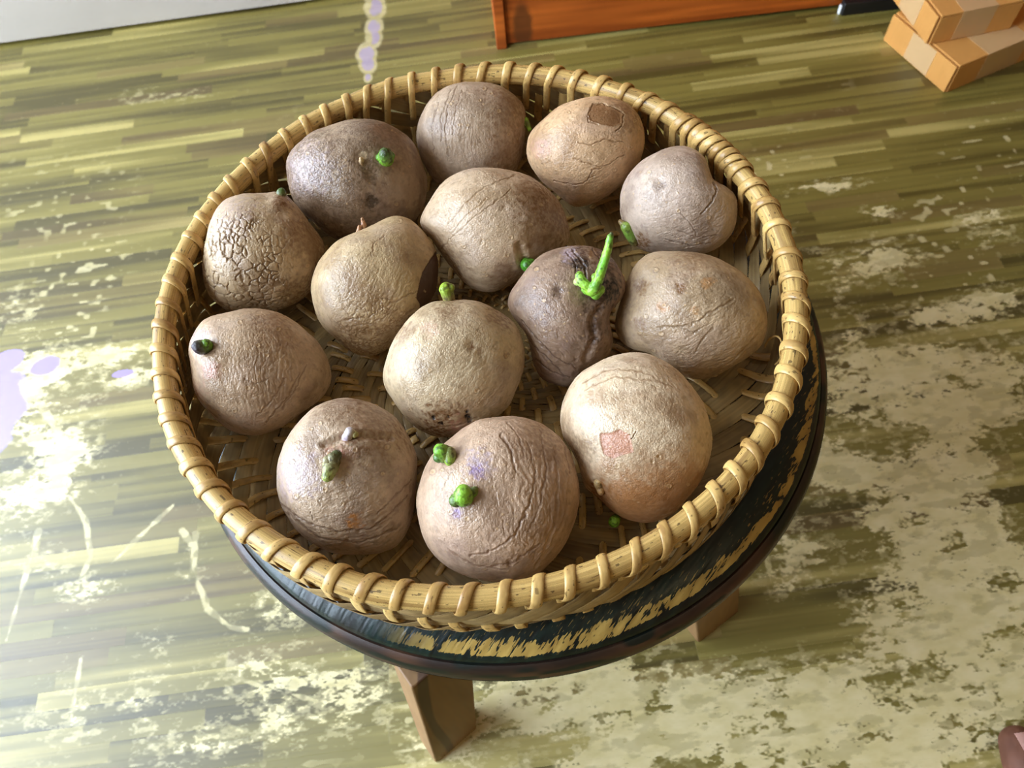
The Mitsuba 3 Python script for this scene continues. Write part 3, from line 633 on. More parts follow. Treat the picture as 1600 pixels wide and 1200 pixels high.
    {'c': [-0.139, -0.0268, 0.317], 'r': [39.3, 38.2, 38.5, 38.8, 38.9, 38.9, 39.4, 40.6, 42.8, 45.0, 44.8, 44.0, 40.7, 39.0, 38.9, 38.8, 37.6, 37.1, 37.8, 38.9, 39.3, 39.0, 38.2, 37.2, 36.3, 36.6, 38.9, 41.8, 43.4, 43.0, 41.8, 40.6], 'h': (np.float64(33.8), np.float64(33.8)), 'base': (154, 126, 100), 'dark': (112, 84, 60), 'lent': [(8.2, 12.9), (9.2, 5.6), (-10.1, -4.0), (-23.6, -11.1), (23.2, 14.6), (7.5, 29.4)], 'lines': [([(-2.0, -25.4), (10.4, -20.0), (25.1, -11.7)], 0.5, 0.8), ([(-15.8, -20.2), (-0.7, -16.9), (10.1, -10.7)], 0.5, 0.8), ([(-13.7, -26.6), (5.2, -21.1), (18.1, -13.9)], 0.5, 0.8), ([(-8.8, 2.2), (-5.1, -4.7), (2.7, -5.6)], 0.35, 0.6)], 'wr': (55, 0.45, 2.6, (10.9, -15.8), np.float64(33.3)), 'dents': [(-18.0, 19.6, np.float64(9.2), -2.0), (-16.2, 27.3, np.float64(5.0), 1.6)], 'spots': [(-20.6, 14.6, np.float64(5.8), 'pink', 0.8), (-17.3, 25.7, np.float64(5.8), 'dark', 0.7), (19.1, 14.9, np.float64(14.6), 'brown', 0.4), (-16.8, 34.6, np.float64(8.3), 'mauve', 0.5), (-35.5, 11.1, np.float64(6.2), 'pink', 0.5)], 'patches': []},  # 10
    {'c': [-0.0186, -0.0437, 0.3167], 'r': [44.3, 45.4, 46.0, 45.0, 44.1, 43.4, 42.5, 41.8, 42.2, 42.0, 41.1, 40.3, 40.2, 40.7, 41.4, 42.6, 42.4, 41.3, 41.3, 41.9, 42.3, 42.6, 42.2, 41.2, 39.9, 38.9, 38.7, 39.8, 40.2, 40.0, 41.1, 42.9], 'h': (np.float64(35.6), np.float64(35.6)), 'base': (164, 142, 112), 'dark': (122, 92, 62), 'lent': [(-21.4, 4.3), (-13.4, 3.0), (31.3, -0.4), (8.9, -14.9), (-31.2, -16.1)], 'lines': [([(-30.2, -30.3), (-16.0, -30.9), (-5.0, -32.6), (6.0, -31.7)], 1.2, 0.8)], 'wr': (35, 0.2, 2.4, (15.1, -12.8), np.float64(31.1)), 'dents': [(12.6, 10.3, np.float64(3.5), 0.9), (16.2, 5.6, np.float64(3.1), 0.7), (31.3, -0.4, np.float64(2.7), 0.7), (-8.2, 23.3, np.float64(5.4), 0.8), (34.4, 20.7, np.float64(3.5), 0.6), (-19.0, -24.0, np.float64(1.6), 1.4), (-10.9, -26.1, np.float64(1.6), 1.2), (-15.8, -28.8, np.float64(1.6), 1.2), (0.2, -30.0, np.float64(2.7), 2.6), (0.5, -26.0, np.float64(1.2), 1.5)], 'spots': [(12.5, 9.9, np.float64(3.1), 'brown', 0.7), (16.3, 6.0, np.float64(2.7), 'brown', 0.5), (31.3, -0.4, np.float64(2.3), 'brown', 0.5), (-8.0, 24.1, np.float64(6.2), 'pink', 0.4), (-15.1, -27.8, np.float64(13.2), 'brown', 0.8), (-5.3, -33.8, np.float64(7.8), 'pink', 0.6), (0.2, -30.0, np.float64(2.7), 'black', 1.0), (0.5, -26.0, np.float64(1.2), 'black', 1.0), (-19.0, -24.0, np.float64(1.6), 'black', 0.8), (-10.9, -26.1, np.float64(1.2), 'black', 0.8), (-15.8, -28.8, np.float64(1.6), 'black', 0.7), (5.4, 35.7, np.float64(9.7), 'brown', 0.5), (33.1, 23.0, np.float64(9.7), 'brown', 0.5), (-23.5, 28.0, np.float64(7.0), 'brown', 0.4)], 'patches': []},  # 11
    {'c': [-0.0853, -0.1044, 0.3169], 'r': [41.3, 42.4, 43.3, 43.9, 44.5, 44.8, 44.3, 43.5, 41.6, 40.0, 39.3, 38.9, 38.4, 38.0, 38.1, 38.1, 38.0, 39.1, 40.2, 41.4, 43.1, 43.8, 44.8, 47.1, 48.6, 47.4, 44.2, 41.2, 39.7, 39.6, 40.1, 40.5], 'h': (np.float64(35.6), np.float64(35.6)), 'base': (158, 134, 112), 'dark': (104, 78, 58), 'lent': [(4.1, 31.8), (-1.7, 32.1), (-11.3, 29.6), (26.2, 1.1), (16.1, -9.4), (11.2, 9.1), (-26.8, 6.3), (-3.8, -1.6), (-9.8, -10.7), (-12.8, 0.7), (-18.9, 22.4)], 'lines': [([(-0.3, 21.6), (9.5, 18.6), (16.9, 14.8), (30.6, 4.2)], 1.6, 2.2), ([(-36.6, 7.6), (-30.4, -8.9), (-19.4, -22.2), (-5.0, -30.6), (9.7, -29.9), (21.9, -28.3)], 0.8, 1.0), ([(1.8, -26.2), (13.4, -24.1), (28.3, -22.1)], 0.5, 0.8), ([(-25.5, -4.7), (-27.1, -8.9)], 0.5, 0.4), ([(-18.7, -2.4), (-19.5, -4.7)], 0.5, 0.4), ([(-35.9, 1.9), (-29.3, -19.0), (-14.9, -33.5), (6.5, -38.5)], 0.5, 0.9)], 'wr': (-20, 0.3, 2.6, (-9.1, -24.5), np.float64(33.6)), 'dents': [(0.5, 19.8, np.float64(11.2), 1.6)], 'spots': [(1.3, 15.1, np.float64(6.0), 'red', 0.6), (7.5, 9.6, np.float64(7.5), 'red', 0.4), (-9.5, -22.1, np.float64(4.9), 'orange', 0.9), (12.2, 4.7, np.float64(4.5), 'dark', 0.6), (2.9, -6.3, np.float64(9.7), 'dark', 0.3), (29.6, 15.1, np.float64(18.7), 'brown', 0.5), (16.6, 32.6, np.float64(14.9), 'brown', 0.4), (-19.9, 15.7, np.float64(14.9), 'mauve', 0.5)], 'patches': []},  # 12
    {'c': [-0.0021, -0.1307, 0.3184], 'r': [45.3, 45.9, 46.8, 47.1, 47.1, 47.1, 46.3, 45.2, 44.3, 43.2, 42.1, 42.0, 42.7, 42.8, 43.1, 44.3, 44.4, 45.1, 45.6, 45.4, 44.8, 44.5, 44.3, 44.5, 45.1, 45.0, 44.0, 43.5, 43.8, 44.4, 44.3, 44.6], 'h': (np.float64(37.9), np.float64(37.9)), 'base': (164, 134, 112), 'dark': (124, 94, 74), 'lent': [(-0.7, 6.5), (-10.3, 18.2), (-16.9, -5.8), (-2.0, 25.3), (-24.5, 21.0), (-24.1, -0.8), (-29.5, 21.7)], 'lines': [([(9.6, 31.3), (12.3, 21.8), (13.1, 11.4)], 0.9, 0.9), ([(14.4, 37.9), (18.6, 27.4), (18.1, 15.3)], 0.5, 0.7), ([(35.5, 18.7), (31.9, -1.3), (25.2, -19.7), (14.8, -34.0)], 0.9, 1.1), ([(40.2, 3.7), (33.6, -15.2), (21.8, -29.0), (10.6, -38.2)], 0.9, 1.1), ([(16.5, -4.2), (4.6, -19.2), (-8.2, -24.3), (-20.1, -25.0)], 0.8, 1.0), ([(30.2, 30.1), (28.7, 9.6), (20.5, -8.5), (11.2, -19.3)], 0.6, 0.9), ([(40.9, 17.9), (40.2, 3.7)], 0.6, 0.8), ([(22.4, 24.8), (22.3, 7.6), (16.1, -5.7)], 0.5, 0.8), ([(-10.2, -32.5), (-0.3, -33.2), (14.6, -26.9)], 0.5, 0.9), ([(-26.7, 10.4), (-22.8, 15.4), (-19.5, 19.6)], 0.5, 0.6), ([(-30.6, -19.4), (-19.8, -30.3), (-4.3, -35.8)], 0.5, 0.9)], 'wr': (80, 0.45, 3.2, (22.9, -5.8), np.float64(35.5)), 'dents': [(-1.9, -32.8, np.float64(1.8), 0.9)], 'spots': [(-5.0, 19.2, np.float64(8.5), 'mauve', 0.7), (-6.9, 15.3, np.float64(4.3), 'purple', 0.6), (-21.1, -2.5, np.float64(3.2), 'purple', 0.7), (-15.6, 3.7, np.float64(5.0), 'brown', 0.5), (-1.9, -32.8, np.float64(2.1), 'dark', 0.8), (30.9, 23.1, np.float64(12.4), 'brown', 0.4)], 'patches': []},  # 13
    {'c': [0.0793, -0.1053, 0.3177], 'r': [41.5, 41.1, 41.1, 41.3, 41.7, 42.7, 44.2, 46.0, 48.1, 48.4, 48.1, 47.9, 47.6, 47.1, 45.9, 44.6, 43.0, 40.2, 36.7, 34.9, 35.9, 38.4, 39.1, 41.8, 45.3, 47.1, 47.7, 46.4, 44.3, 42.9, 42.4, 42.3], 'h': (np.float64(36.8), np.float64(36.8)), 'base': (184, 160, 132), 'dark': (132, 90, 52), 'lent': [(11.0, -10.9), (13.8, -7.7), (21.9, -22.0), (31.6, -19.5), (-6.4, -16.3)], 'lines': [([(-1.7, -0.8), (-0.2, 1.8), (0.3, 2.9)], 1.0, 0.6), ([(-33.3, 23.7), (-20.6, 32.8), (-3.6, 35.4), (14.4, 29.8)], 0.25, 0.8), ([(-30.6, 20.3), (-16.4, 29.6), (3.9, 31.3)], 0.2, 0.8)], 'wr': (10, 0.16, 2.2, (-5.7, 27.7), np.float64(40.4)), 'dents': [(-14.6, -30.3, np.float64(3.7), 1.0), (11.0, -10.9, np.float64(1.1), 0.7), (13.8, -7.7, np.float64(1.1), 0.7)], 'spots': [(-13.4, -31.1, np.float64(5.9), 'dark', 0.8), (7.7, -39.2, np.float64(25.7), 'shade_brown', 0.9), (28.7, -22.8, np.float64(22.0), 'shade_brown', 0.75), (-4.6, -38.4, np.float64(16.5), 'shade_brown', 0.6), (-26.5, -10.7, np.float64(9.2), 'brown', 0.4), (-13.6, -41.7, np.float64(7.3), 'dark', 0.5), (-11.4, -16.3, np.float64(5.5), 'shade_brown', 0.4)], 'patches': [([(-18.8, -1.3), (-12.6, 0.2), (-9.0, 2.9), (-2.6, 0.7), (-1.3, -3.1), (0.5, -7.8), (-5.0, -10.5), (-9.6, -13.1), (-14.9, -11.8), (-17.6, -6.2)], (178, 124, 96), 0.35)]},  # 14
]



def icosphere(n):
    """An icosahedron whose faces are split n times along each edge."""
    base = trimesh.creation.icosahedron()
    v, out_v, out_f, at = base.vertices, [], [], 0
    i, j = np.meshgrid(np.arange(n + 1), np.arange(n + 1), indexing='ij')
    ok = i + j <= n
    a, b = i[ok] / n, j[ok] / n
    num = -np.ones((n + 1, n + 1), int)
    num[ok] = np.arange(ok.sum())
    tri = []
    for x in range(n):
        for y in range(n - x):
            tri.append((num[x, y], num[x + 1, y], num[x, y + 1]))
            if x + y < n - 1:
                tri.append((num[x + 1, y], num[x + 1, y + 1], num[x, y + 1]))
    tri = np.array(tri)
    for f in base.faces:
        p = v[f[0]] + a[:, None] * (v[f[1]] - v[f[0]]) + b[:, None] * (v[f[2]] - v[f[0]])
        out_v.append(p)
        out_f.append(tri + at)
        at += len(p)
    V, F = np.vstack(out_v), np.vstack(out_f)
    V /= np.linalg.norm(V, axis=1, keepdims=True)
    _, first, inv = np.unique(np.round(V, 6), axis=0, return_index=True, return_inverse=True)
    return V[first], inv.ravel()[F]


ICO_V, ICO_F = icosphere(78)
pol = np.arccos(np.clip(ICO_V[:, 2], -1, 1)) / PI
pol2 = PI * pol ** 1.18
sxy = np.hypot(ICO_V[:, 0], ICO_V[:, 1]) + 1e-12
ICO_V = np.stack([ICO_V[:, 0] / sxy * np.sin(pol2), ICO_V[:, 1] / sxy * np.sin(pol2), np.cos(pol2)], 1)
PAL = {'brown': (116, 80, 46), 'black': (22, 15, 11), 'pink': (178, 128, 108), 'mauve': (166, 144, 146), 'purple': (126, 98, 150), 'pale': (212, 188, 156), 'red': (150, 84, 58), 'orange': (178, 116, 52), 'shade_brown': (150, 100, 56)}  # last tone: brown skin with the shade of the lower side painted in
PAL = {k: lin(*v) for k, v in PAL.items()}


def poly_dist(x, y, pts, closed=False):
    pts = np.array(pts, float)
    best = np.full(len(x), 1e9)
    nx = np.roll(pts, -1, 0) if closed else pts[1:]
    for a, b in zip(pts, nx):
        d = b - a
        t = np.clip(((x - a[0]) * d[0] + (y - a[1]) * d[1]) / max(d @ d, 1e-9), 0, 1)
        best = np.minimum(best, np.hypot(x - a[0] - d[0] * t, y - a[1] - d[1] * t))
    return best


def inside(x, y, pts):
    pts = np.array(pts, float)
    on = np.zeros(len(x), bool)
    for (ax, ay), (bx, by) in zip(pts, np.roll(pts, -1, 0)):
        hit = (ay > y) != (by > y)
        with np.errstate(divide='ignore', invalid='ignore'):
            on ^= hit & (x < (bx - ax) * (y - ay) / (by - ay + 1e-12) + ax)
    return on


def tuber_mesh(D, seed):
    """(world vertices, colours, frame, centre): a closed lump in millimetres in its own frame (x, y across, z towards its most exposed side), then placed."""
    n = len(D['r'])
    cs = CubicSpline(np.arange(n + 1) * 2 * PI / n, np.r_[D['r'], D['r'][0]], bc_type='periodic')
    v = ICO_V
    rm = float(np.mean(D['r']))
    w = v[:, 0] ** 2 + v[:, 1] ** 2
    rad = cs(np.arctan2(v[:, 1], v[:, 0]) % (2 * PI)) * w + rm * (1 - w)
    X = np.stack([v[:, 0] * rad, v[:, 1] * rad, v[:, 2] * np.where(v[:, 2] > 0, D['h'][0], D['h'][1])], 1)
    base = trimesh.Trimesh(X, ICO_F, process=False)
    Nn = np.array(base.vertex_normals)
    x, y, z = X.T
    front = sstep(-0.12, 0.12, v[:, 2])
    off = np.array([seed * 37.1, seed * 11.7, seed * 5.3])
    N3 = lambda s, o=0: meshkit.noise((X + off) / s, o)
    F3 = lambda s, o=0, k=3: meshkit.fbm((X + off) / s, k, o)
    d = 3.0 * (F3(26, 1, 2) - 0.5) + 0.7 * (F3(7, 2, 2) - 0.5)
    # creased skin
    a, amp, wl, c, rr = D['wr']
    ca, sa = math.cos(math.radians(a)), math.sin(math.radians(a))
    warp = 1.6 * (F3(6, 4, 2) - 0.5) * wl
    t_, w_ = x * ca + y * sa + warp, -x * sa + y * ca + warp
    q = np.stack([t_ / (4.5 * wl), w_ / wl, z / (1.6 * wl)], 1) + seed * 3.3
    ridge = 1 - np.abs(2 * meshkit.noise(q, 3) - 1)
    q2 = q * 1.9 + 7.7
    ridge2 = 1 - np.abs(2 * meshkit.noise(q2, 8) - 1)
    zone = np.exp(-((x - c[0]) ** 2 + (y - c[1]) ** 2) / (rr * rr))
    d -= amp * (0.75 * sstep(0.78, 1.0, ridge) + 0.55 * sstep(0.72, 1.0, ridge2)) * (0.12 + 0.9 * zone)
    fine = 1 - np.abs(2 * meshkit.noise(np.stack([t_ / (1.6 * wl), w_ / (0.42 * wl), z / (0.6 * wl)], 1) + seed, 12) - 1)
    d -= 0.15 * sstep(0.75, 1, fine) * sstep(0.35, 0.62, F3(13, 14, 2)) * (0.25 + 0.9 * zone)
    d += 0.16 * (N3(1.1, 15) - 0.5)
    groove = np.zeros(len(x))
    for pts, dep, wid in D['lines']:
        dep, wid = dep * (0.6 if wid < 2 else 1), wid * (0.75 if 0.55 < wid < 2 else 1)
        dist = poly_dist(x + 1.1 * (F3(2.6, 16, 2) - 0.5) * 2, y + 1.1 * (F3(2.6, 17, 2) - 0.5) * 2, pts)
        g = np.exp(-(dist / (wid * 0.75)) ** 2)
        lip = np.exp(-((dist - wid * 1.5) / (wid * 0.8)) ** 2)
        d += front * (-dep * 1.15 * g + 0.25 * dep * lip)
        groove = np.maximum(groove, front * g * (wid <= 0.75))
    for cx, cy, r, dep in D['dents']:
        q_ = np.hypot(x - cx, y - cy) / r + 0.35 * (F3(3, 18, 2) - 0.5)
        d -= front * dep * np.exp(-q_ ** 2 * 1.3)
    net = np.zeros(len(x))
    if 'net' in D:
        wl2, dep, c, rr = D['net']
        r_ = np.random.default_rng(seed + 90)
        cnt = int(4 * PI * rm ** 2 / wl2 ** 2)
        Q = X + wl2 * 0.55 * np.stack([F3(wl2 * 0.5, 20, 2), F3(wl2 * 0.5, 21, 2), F3(wl2 * 0.5, 22, 2)], 1)
        pts = Q[r_.choice(len(X), cnt, replace=False)]
        dd, _ = cKDTree(pts).query(Q, 2)
        e = dd[:, 1] - dd[:, 0]
        zn = sstep(1.25, 0.6, np.hypot(x - c[0], y - c[1]) / rr + 0.8 * (F3(11, 23, 2) - 0.5))
        keep = sstep(0.30, 0.48, F3(wl2 * 1.4, 24, 2))
        net = (1 - sstep(0.12, 0.75, e)) * zn * keep * front
        d -= dep * net
        d += 0.35 * dep * (1 - np.exp(-e / 1.2)) * zn * front
    # colour of the skin
    b_ = np.array(D['base'], float)
    col = np.tile(np.array([1.40, 1.40, 1.36]) * lin(*(0.76 * b_ + 0.24 * np.array([156, 138, 112]))), (len(x), 1))
    dark = 1.15 * lin(*(0.8 * np.array(D['dark'], float) + 0.2 * np.array([104, 84, 56])))

    def paint(c_, w_):
        nonlocal col
        w_ = np.clip(w_, 0, 1)[:, None]
        col = col * (1 - w_) + np.asarray(c_) * w_
    paint(dark, 0.5 * sstep(0.46, 0.72, F3(15, 30)))
    paint(PAL['mauve'], 0.15 * sstep(0.5, 0.75, F3(19, 31)))
    paint(PAL['pale'], 0.15 * sstep(0.5, 0.8, F3(9, 36)))
    paint(dark, 0.35 * sstep(0.55, 0.75, F3(3.2, 32)))
    blotch = F3(2.4, 33)
    blotch2 = sstep(0.35, 0.65, F3(1.5, 37))
    for cx, cy, r, name, s in D['spots']:
        q_ = np.hypot(x - cx, y - cy) / r + 1.5 * (blotch - 0.5)
        paint(dark if name == 'dark' else PAL[name], s * (0.7 if name in ('orange', 'purple', 'pink', 'red') else 1) * front * (sstep(1.15, 0.45, q_) if name != 'shade_brown' else sstep(1.35, 0.35, 0.5 * q_ + 0.5 * np.hypot(x - cx, y - cy) / r)) * (1 if name == 'shade_brown' else 0.6 + 0.8 * blotch2))
    for pts, c_, dep in D['patches']:
        ins = inside(x + 1.0 * (F3(3, 34, 2) - 0.5), y + 1.0 * (F3(3, 35, 2) - 0.5), pts) & (v[:, 2] > -0.3)
        edge_d = poly_dist(x, y, pts, True)
        d -= np.where(ins, dep * sstep(0, 0.8, edge_d), 0)
        paint(lin(*c_), np.where(ins, 0.92, 0))
        paint(dark, np.where(edge_d < 0.28, 0.55, 0) * front)
    for cx, cy in D['lent']:
        r = 1.1 + 0.8 * ((cx * 7.3 + cy * 3.1) % 1.0)
        q_ = np.hypot(x - cx, (y - cy) * 1.15) / r + 0.3 * (N3(1.0, 40) - 0.5)
        d += front * 0.22 * np.exp(-((q_ - 0.75) / 0.35) ** 2) - front * 0.15 * np.exp(-(q_ / 0.4) ** 2)
        paint(lin(196, 164, 122), 0.5 * front * sstep(0.95, 0.6, q_))
        paint(lin(146, 108, 70), 0.4 * front * sstep(0.45, 0.25, q_))
        paint(dark, 0.5 * front * np.exp(-((q_ - 1.12) / 0.16) ** 2))
    # small pores scattered over the skin
    r_ = np.random.default_rng(seed + 300)
    pt = X[r_.choice(len(X), 60, replace=False)]
    dd, _ = cKDTree(pt).query(X)
    paint(lin(196, 160, 116), 0.5 * sstep(0.9, 0.4, dd))
    d += 0.12 * sstep(1.0, 0.3, dd)
    paint(dark, 0.75 * np.maximum(net, groove))
    col *= (1 + 0.22 * (N3(0.9, 41) - 0.5) + 0.14 * (N3(2.2, 42) - 0.5))[:, None]
    X = X + Nn * d[:, None]
    c0 = np.array(D['c'])
    e3 = np.array([0.01453, -0.27971, 0.70897]) - c0        # the way its broad side faces as it lies in the basket
    e3 = e3 / np.linalg.norm(e3)
    e1 = np.cross([0, 0, 1.0], e3)
    e1 /= np.linalg.norm(e1)
    fr_ = np.array([e1, np.cross(e3, e1), e3])
    return X, np.clip(col, 0.002, 0.95), fr_, c0


def skin_bump(p, n, uv):
    a = 1 - dr.abs(2 * noise(p.x * 900, p.y * 900, p.z * 900) - 1)
    return noise(p.x * 1700, p.y * 1700, p.z * 1700) * 0.00014 - smoothstep(0.70, 1.0, a) * 0.00014


bsdf('tuber_skin', {'type': 'mesh_attribute', 'name': 'vertex_color'}, rough=0.39, spec=0.6, bump=skin_bump, eps=2e-4)
bsdf('sprout_skin', {'type': 'mesh_attribute', 'name': 'vertex_color'}, rough=0.4, spec=0.5)
GREEN, LIME, OLIVE, DRY, PURP = (92, 142, 42), (138, 186, 56), (112, 120, 60), (140, 112, 72), (58, 42, 56)


def sprout_mesh(chains, seed, dots=0.35):
    """chains: lists of (x, y, z, r, colour) in mm; neighbours in a chain are joined, the chains are united, the skin is knobbly."""
    parts, pts, cols = [], [], []
    for ch in chains:
        sp_ = [m3.Manifold.sphere(c[3], 20).translate([float(c[0]), float(c[1]), float(c[2])]) for c in ch]
        parts += [m3.Manifold.batch_hull([sp_[k], sp_[k + 1]]) for k in range(len(sp_) - 1)] or sp_
        for c in ch:
            pts.append(c[:3])
            cols.append(lin(*c[4]))
    M_ = m3.Manifold.batch_boolean(parts, m3.OpType.Add).refine_to_length(0.5)
    g = tm(M_)
    trimesh.smoothing.filter_taubin(g, iterations=6)
    v = np.array(g.vertices)
    v = v + np.array(g.vertex_normals) * (0.7 * (meshkit.fbm(v / 1.7 + seed * 9, 3, 2) - 0.5))[:, None]
    dd, ii = cKDTree(np.array(pts, float)).query(v, min(3, len(pts)))
    dd, ii = dd.reshape(len(v), -1), ii.reshape(len(v), -1)
    w = 1 / (dd + 0.3) ** 4
    col = (np.array(cols)[ii] * w[..., None]).sum(1) / w.sum(1, keepdims=True)
    k = (sstep(0.56, 0.68, meshkit.fbm(v / 1.9 + seed * 5, 3, 7)) * dots * 1.8)[:, None].clip(0, 0.9)
    col = col * (1 - k) + lin(46, 34, 24) * k
    col *= (1 + 0.3 * (meshkit.noise(v / 0.7, 4) - 0.5))[:, None]
    return v, g.faces, col


SPROUTS = {
    1: [('small green sprout', [[(40.5, 5.5, 7, 1.8, LIME), (41.5, 2.5, 8, 1.6, OLIVE), (42.2, -1.5, 8.5, 1.5, LIME)], [(38, 2, 5, 2.5, DRY), (41.5, 2.5, 8, 1.6, OLIVE)]])],
    3: [('dark topped green sprout', [[(23.2, 7.2, 31, 5.2, GREEN), (23.2, 8.2, 36, 5.4, LIME), (23.6, 10.2, 38.5, 4.4, (34, 40, 30))], [(19.5, 9.5, 34, 2.6, GREEN)], [(27, 8.5, 35, 2.6, GREEN)]]),
        ('dry peeled bud', [[(6.5, 9.0, 34.5, 1.8, DRY), (7.5, 12.0, 36, 1.2, (190, 160, 120))]])],
    4: [('knobbly green sprout', [[(-24, -30.5, 7.5, 3.2, DRY), (-25.5, -29, 9.5, 3.3, OLIVE), (-27.5, -26.5, 10.5, 3.4, (104, 140, 50)), (-31, -21.5, 12, 3.8, (140, 180, 60))], [(-31, -21.5, 12, 3.0, OLIVE), (-35.5, -18.5, 11, 1.5, DRY)]])],
    5: [('short brown stub with a green tip', [[(24.5, 23.5, 11, 4.6, DRY), (27.0, 27.0, 10, 3.4, (120, 96, 60)), (28.2, 29.0, 10.5, 3.0, (64, 96, 40))], [(22, 25, 13, 2.4, DRY)]])],
    6: [('stubby green sprout', [[(17.3, -23.5, 23, 4.2, GREEN), (17.6, -25.0, 28, 4.2, (60, 130, 24)), (20.5, -24, 27.5, 3.0, GREEN)]])],
    7: [('dry papery stub', [[(6.5, 36.5, 2, 2.4, DRY), (7.2, 40.5, 4, 1.4, (176, 128, 92)), (7.6, 42.5, 5, 0.9, (180, 136, 100))], [(2.5, 36, 4, 1.6, (176, 128, 92)), (4, 38.5, 5, 1.0, (176, 128, 92))]])],
    8: [('branching bright green shoot', [[(11.5, 15.5, 25, 3.4, GREEN), (14.8, 14.5, 29, 3.8, LIME), (16.5, 17.5, 31.5, 3.4, GREEN), (18.2, 21.5, 33, 3.1, LIME), (20.5, 28.5, 35.5, 2.8, (112, 178, 50)), (23.2, 37.5, 38, 2.3, LIME), (24.3, 43.8, 39.5, 1.9, (120, 180, 60)), (24.9, 45.6, 40, 1.2, (70, 66, 40))],
                                         [(14.8, 14.5, 29, 3.0, LIME), (11.0, 17.5, 29, 3.0, LIME), (8.0, 20.5, 28.5, 3.2, (140, 190, 70)), (7.2, 23.2, 28, 2.6, LIME)], [(6.0, 19.8, 27, 2.4, (170, 190, 110))], [(19.5, 15.0, 28, 2.8, LIME), (16.5, 12.0, 28, 3.0, GREEN)], [(16.0, 22.2, 33, 2.2, LIME), (17.5, 19.0, 32, 2.8, GREEN)]])],
    10: [('dark purple bud with a green tip', [[(-16, 28.2, 20, 4.4, (84, 66, 50)), (-18.2, 29.6, 25, 4.2, PURP), (-19.0, 30.5, 27.0, 3.4, (70, 54, 66))], [(-15.0, 28.5, 23, 3.8, (50, 44, 30)), (-14.6, 29.2, 26.2, 3.0, (104, 150, 30))]])],
    11: [('yellow green sprout tip', [[(7.5, 41.5, 4, 3.8, DRY), (7.3, 45.2, 6, 4.0, OLIVE), (7.2, 47.2, 7, 4.2, (150, 180, 40))], [(10.0, 47.2, 8, 2.6, (120, 130, 40))]])],
    12: [('dry olive sprout', [[(-3.0, 10.0, 33, 4.6, OLIVE), (-5.0, 8.0, 37, 3.8, (140, 140, 90)), (-8.0, 5.6, 38, 3.0, (150, 160, 80))], [(-3.0, 10.0, 33, 4.6, OLIVE), (-0.5, 11.5, 37, 3.6, (90, 84, 50)), (1.8, 12.2, 36.5, 2.8, (60, 72, 30))], [(-3.5, 12.5, 37, 2.6, (160, 150, 110))]]),
         ('small white purple bud', [[(11.5, 17.2, 30, 2.8, (170, 150, 160)), (14.2, 18.6, 31, 2.8, (190, 178, 180))], [(15.5, 16.2, 31, 2.0, (150, 140, 60))]])],
    13: [('green and brown sprout', [[(-20.0, 28.0, 20, 5.0, OLIVE), (-21.2, 29.0, 24.5, 4.8, OLIVE), (-22.6, 31.0, 27, 3.8, (120, 180, 50))], [(-24.6, 28.0, 24.5, 2.9, (60, 90, 40))], [(-18.6, 28.5, 26, 3.6, (130, 120, 80)), (-19.2, 25.0, 26, 3.0, (130, 160, 50))]]),
         ('stout bright green sprout', [[(-15.6, 5.6, 33, 5.2, GREEN), (-16.2, 5.2, 38.5, 5.2, (120, 180, 50)), (-15.5, 7.0, 41, 4.2, LIME)], [(-20.2, 4.2, 37, 3.6, (80, 92, 50))], [(-11.0, 6.2, 36.5, 2.6, (100, 160, 40)), (-9.6, 7.4, 37.5, 1.6, OLIVE)]])],
    14: [('small round green bud', [[(-2.0, -46.0, -6, 2.2, DRY), (-3.4, -49.0, 0, 3.2, (90, 150, 20)), (-3.4, -48.0, 2, 2.9, LIME)]]),
         ('knobbly brown stub', [[(-14.2, -29.0, 20.5, 2.8, DRY), (-15.2, -27.5, 23, 2.4, (190, 160, 110))], [(-14.2, -29.0, 20.5, 2.6, DRY), (-13.0, -32.0, 21, 2.0, (180, 140, 90))]])],
}
TUBER_LABEL = [
    'round greyish tan tuber with fine curved creases, farthest back against the basket rim',
    'warm tan tuber with long cracks and a torn flap of skin near its top',
    'dusky purple brown tuber with a round dark-topped green sprout',
    'greyish heart-shaped tuber with a deep notch, pressed against the rim',
    'tan tuber covered in a network of deep cracks, with a stub at its top',
    'large smooth tuber with long diagonal creases, brown patches and a stubby green sprout',
    'olive tan tuber with a smooth dark maroon bare patch on one side',
    'dark shrivelled purple brown tuber bearing the tall bright green shoot',
    'large wrinkled olive brown tuber without a sprout, beside the tuber with the tall shoot',
    'tan tuber with a dark purple bud above a pinkish bump, against the rim',
    'pale tuber with rotten pits along its lower edge and a yellow green sprout tip',
    'mauve tuber with a sunken reddish crease and an orange stain, beside the front rim',
    'pinkish wrinkled tuber with two stout green sprouts, nearest the front rim',
    'pale tuber painted orange brown on its shaded lower side, with a pink patch of peeled skin',
]
for n_, D in enumerate(POTATOES):
    key = 'tuber' if n_ == 0 else f'tuber_{n_:03d}'
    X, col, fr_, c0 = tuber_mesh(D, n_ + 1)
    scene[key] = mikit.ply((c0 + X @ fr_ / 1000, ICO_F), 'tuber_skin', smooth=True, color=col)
    tag(key, TUBER_LABEL[n_], 'tuber', 'sprouting tubers in the basket')
    for q_, (lab, chains) in enumerate(SPROUTS.get(n_ + 1, [])):
        v, f, c = sprout_mesh(chains, n_ + 1 + 0.3 * q_)
        k = key + '__sprout' + (f'_{q_:03d}' if q_ else '')
        scene[k] = mikit.ply((c0 + v @ fr_ / 1000, f), 'sprout_skin', smooth=True, color=np.clip(c, 0.003, 0.9))
        tag(k, lab)


# ------------------------------------------------------------------ the person's foot, at the edge of the picture
def skin_color(p, n, uv):
    b = fbm(p.x * 60, p.y * 60, p.z * 60)
    return mix(L3(96, 60, 44), L3(116, 76, 58), smoothstep(0.3, 0.75, b))


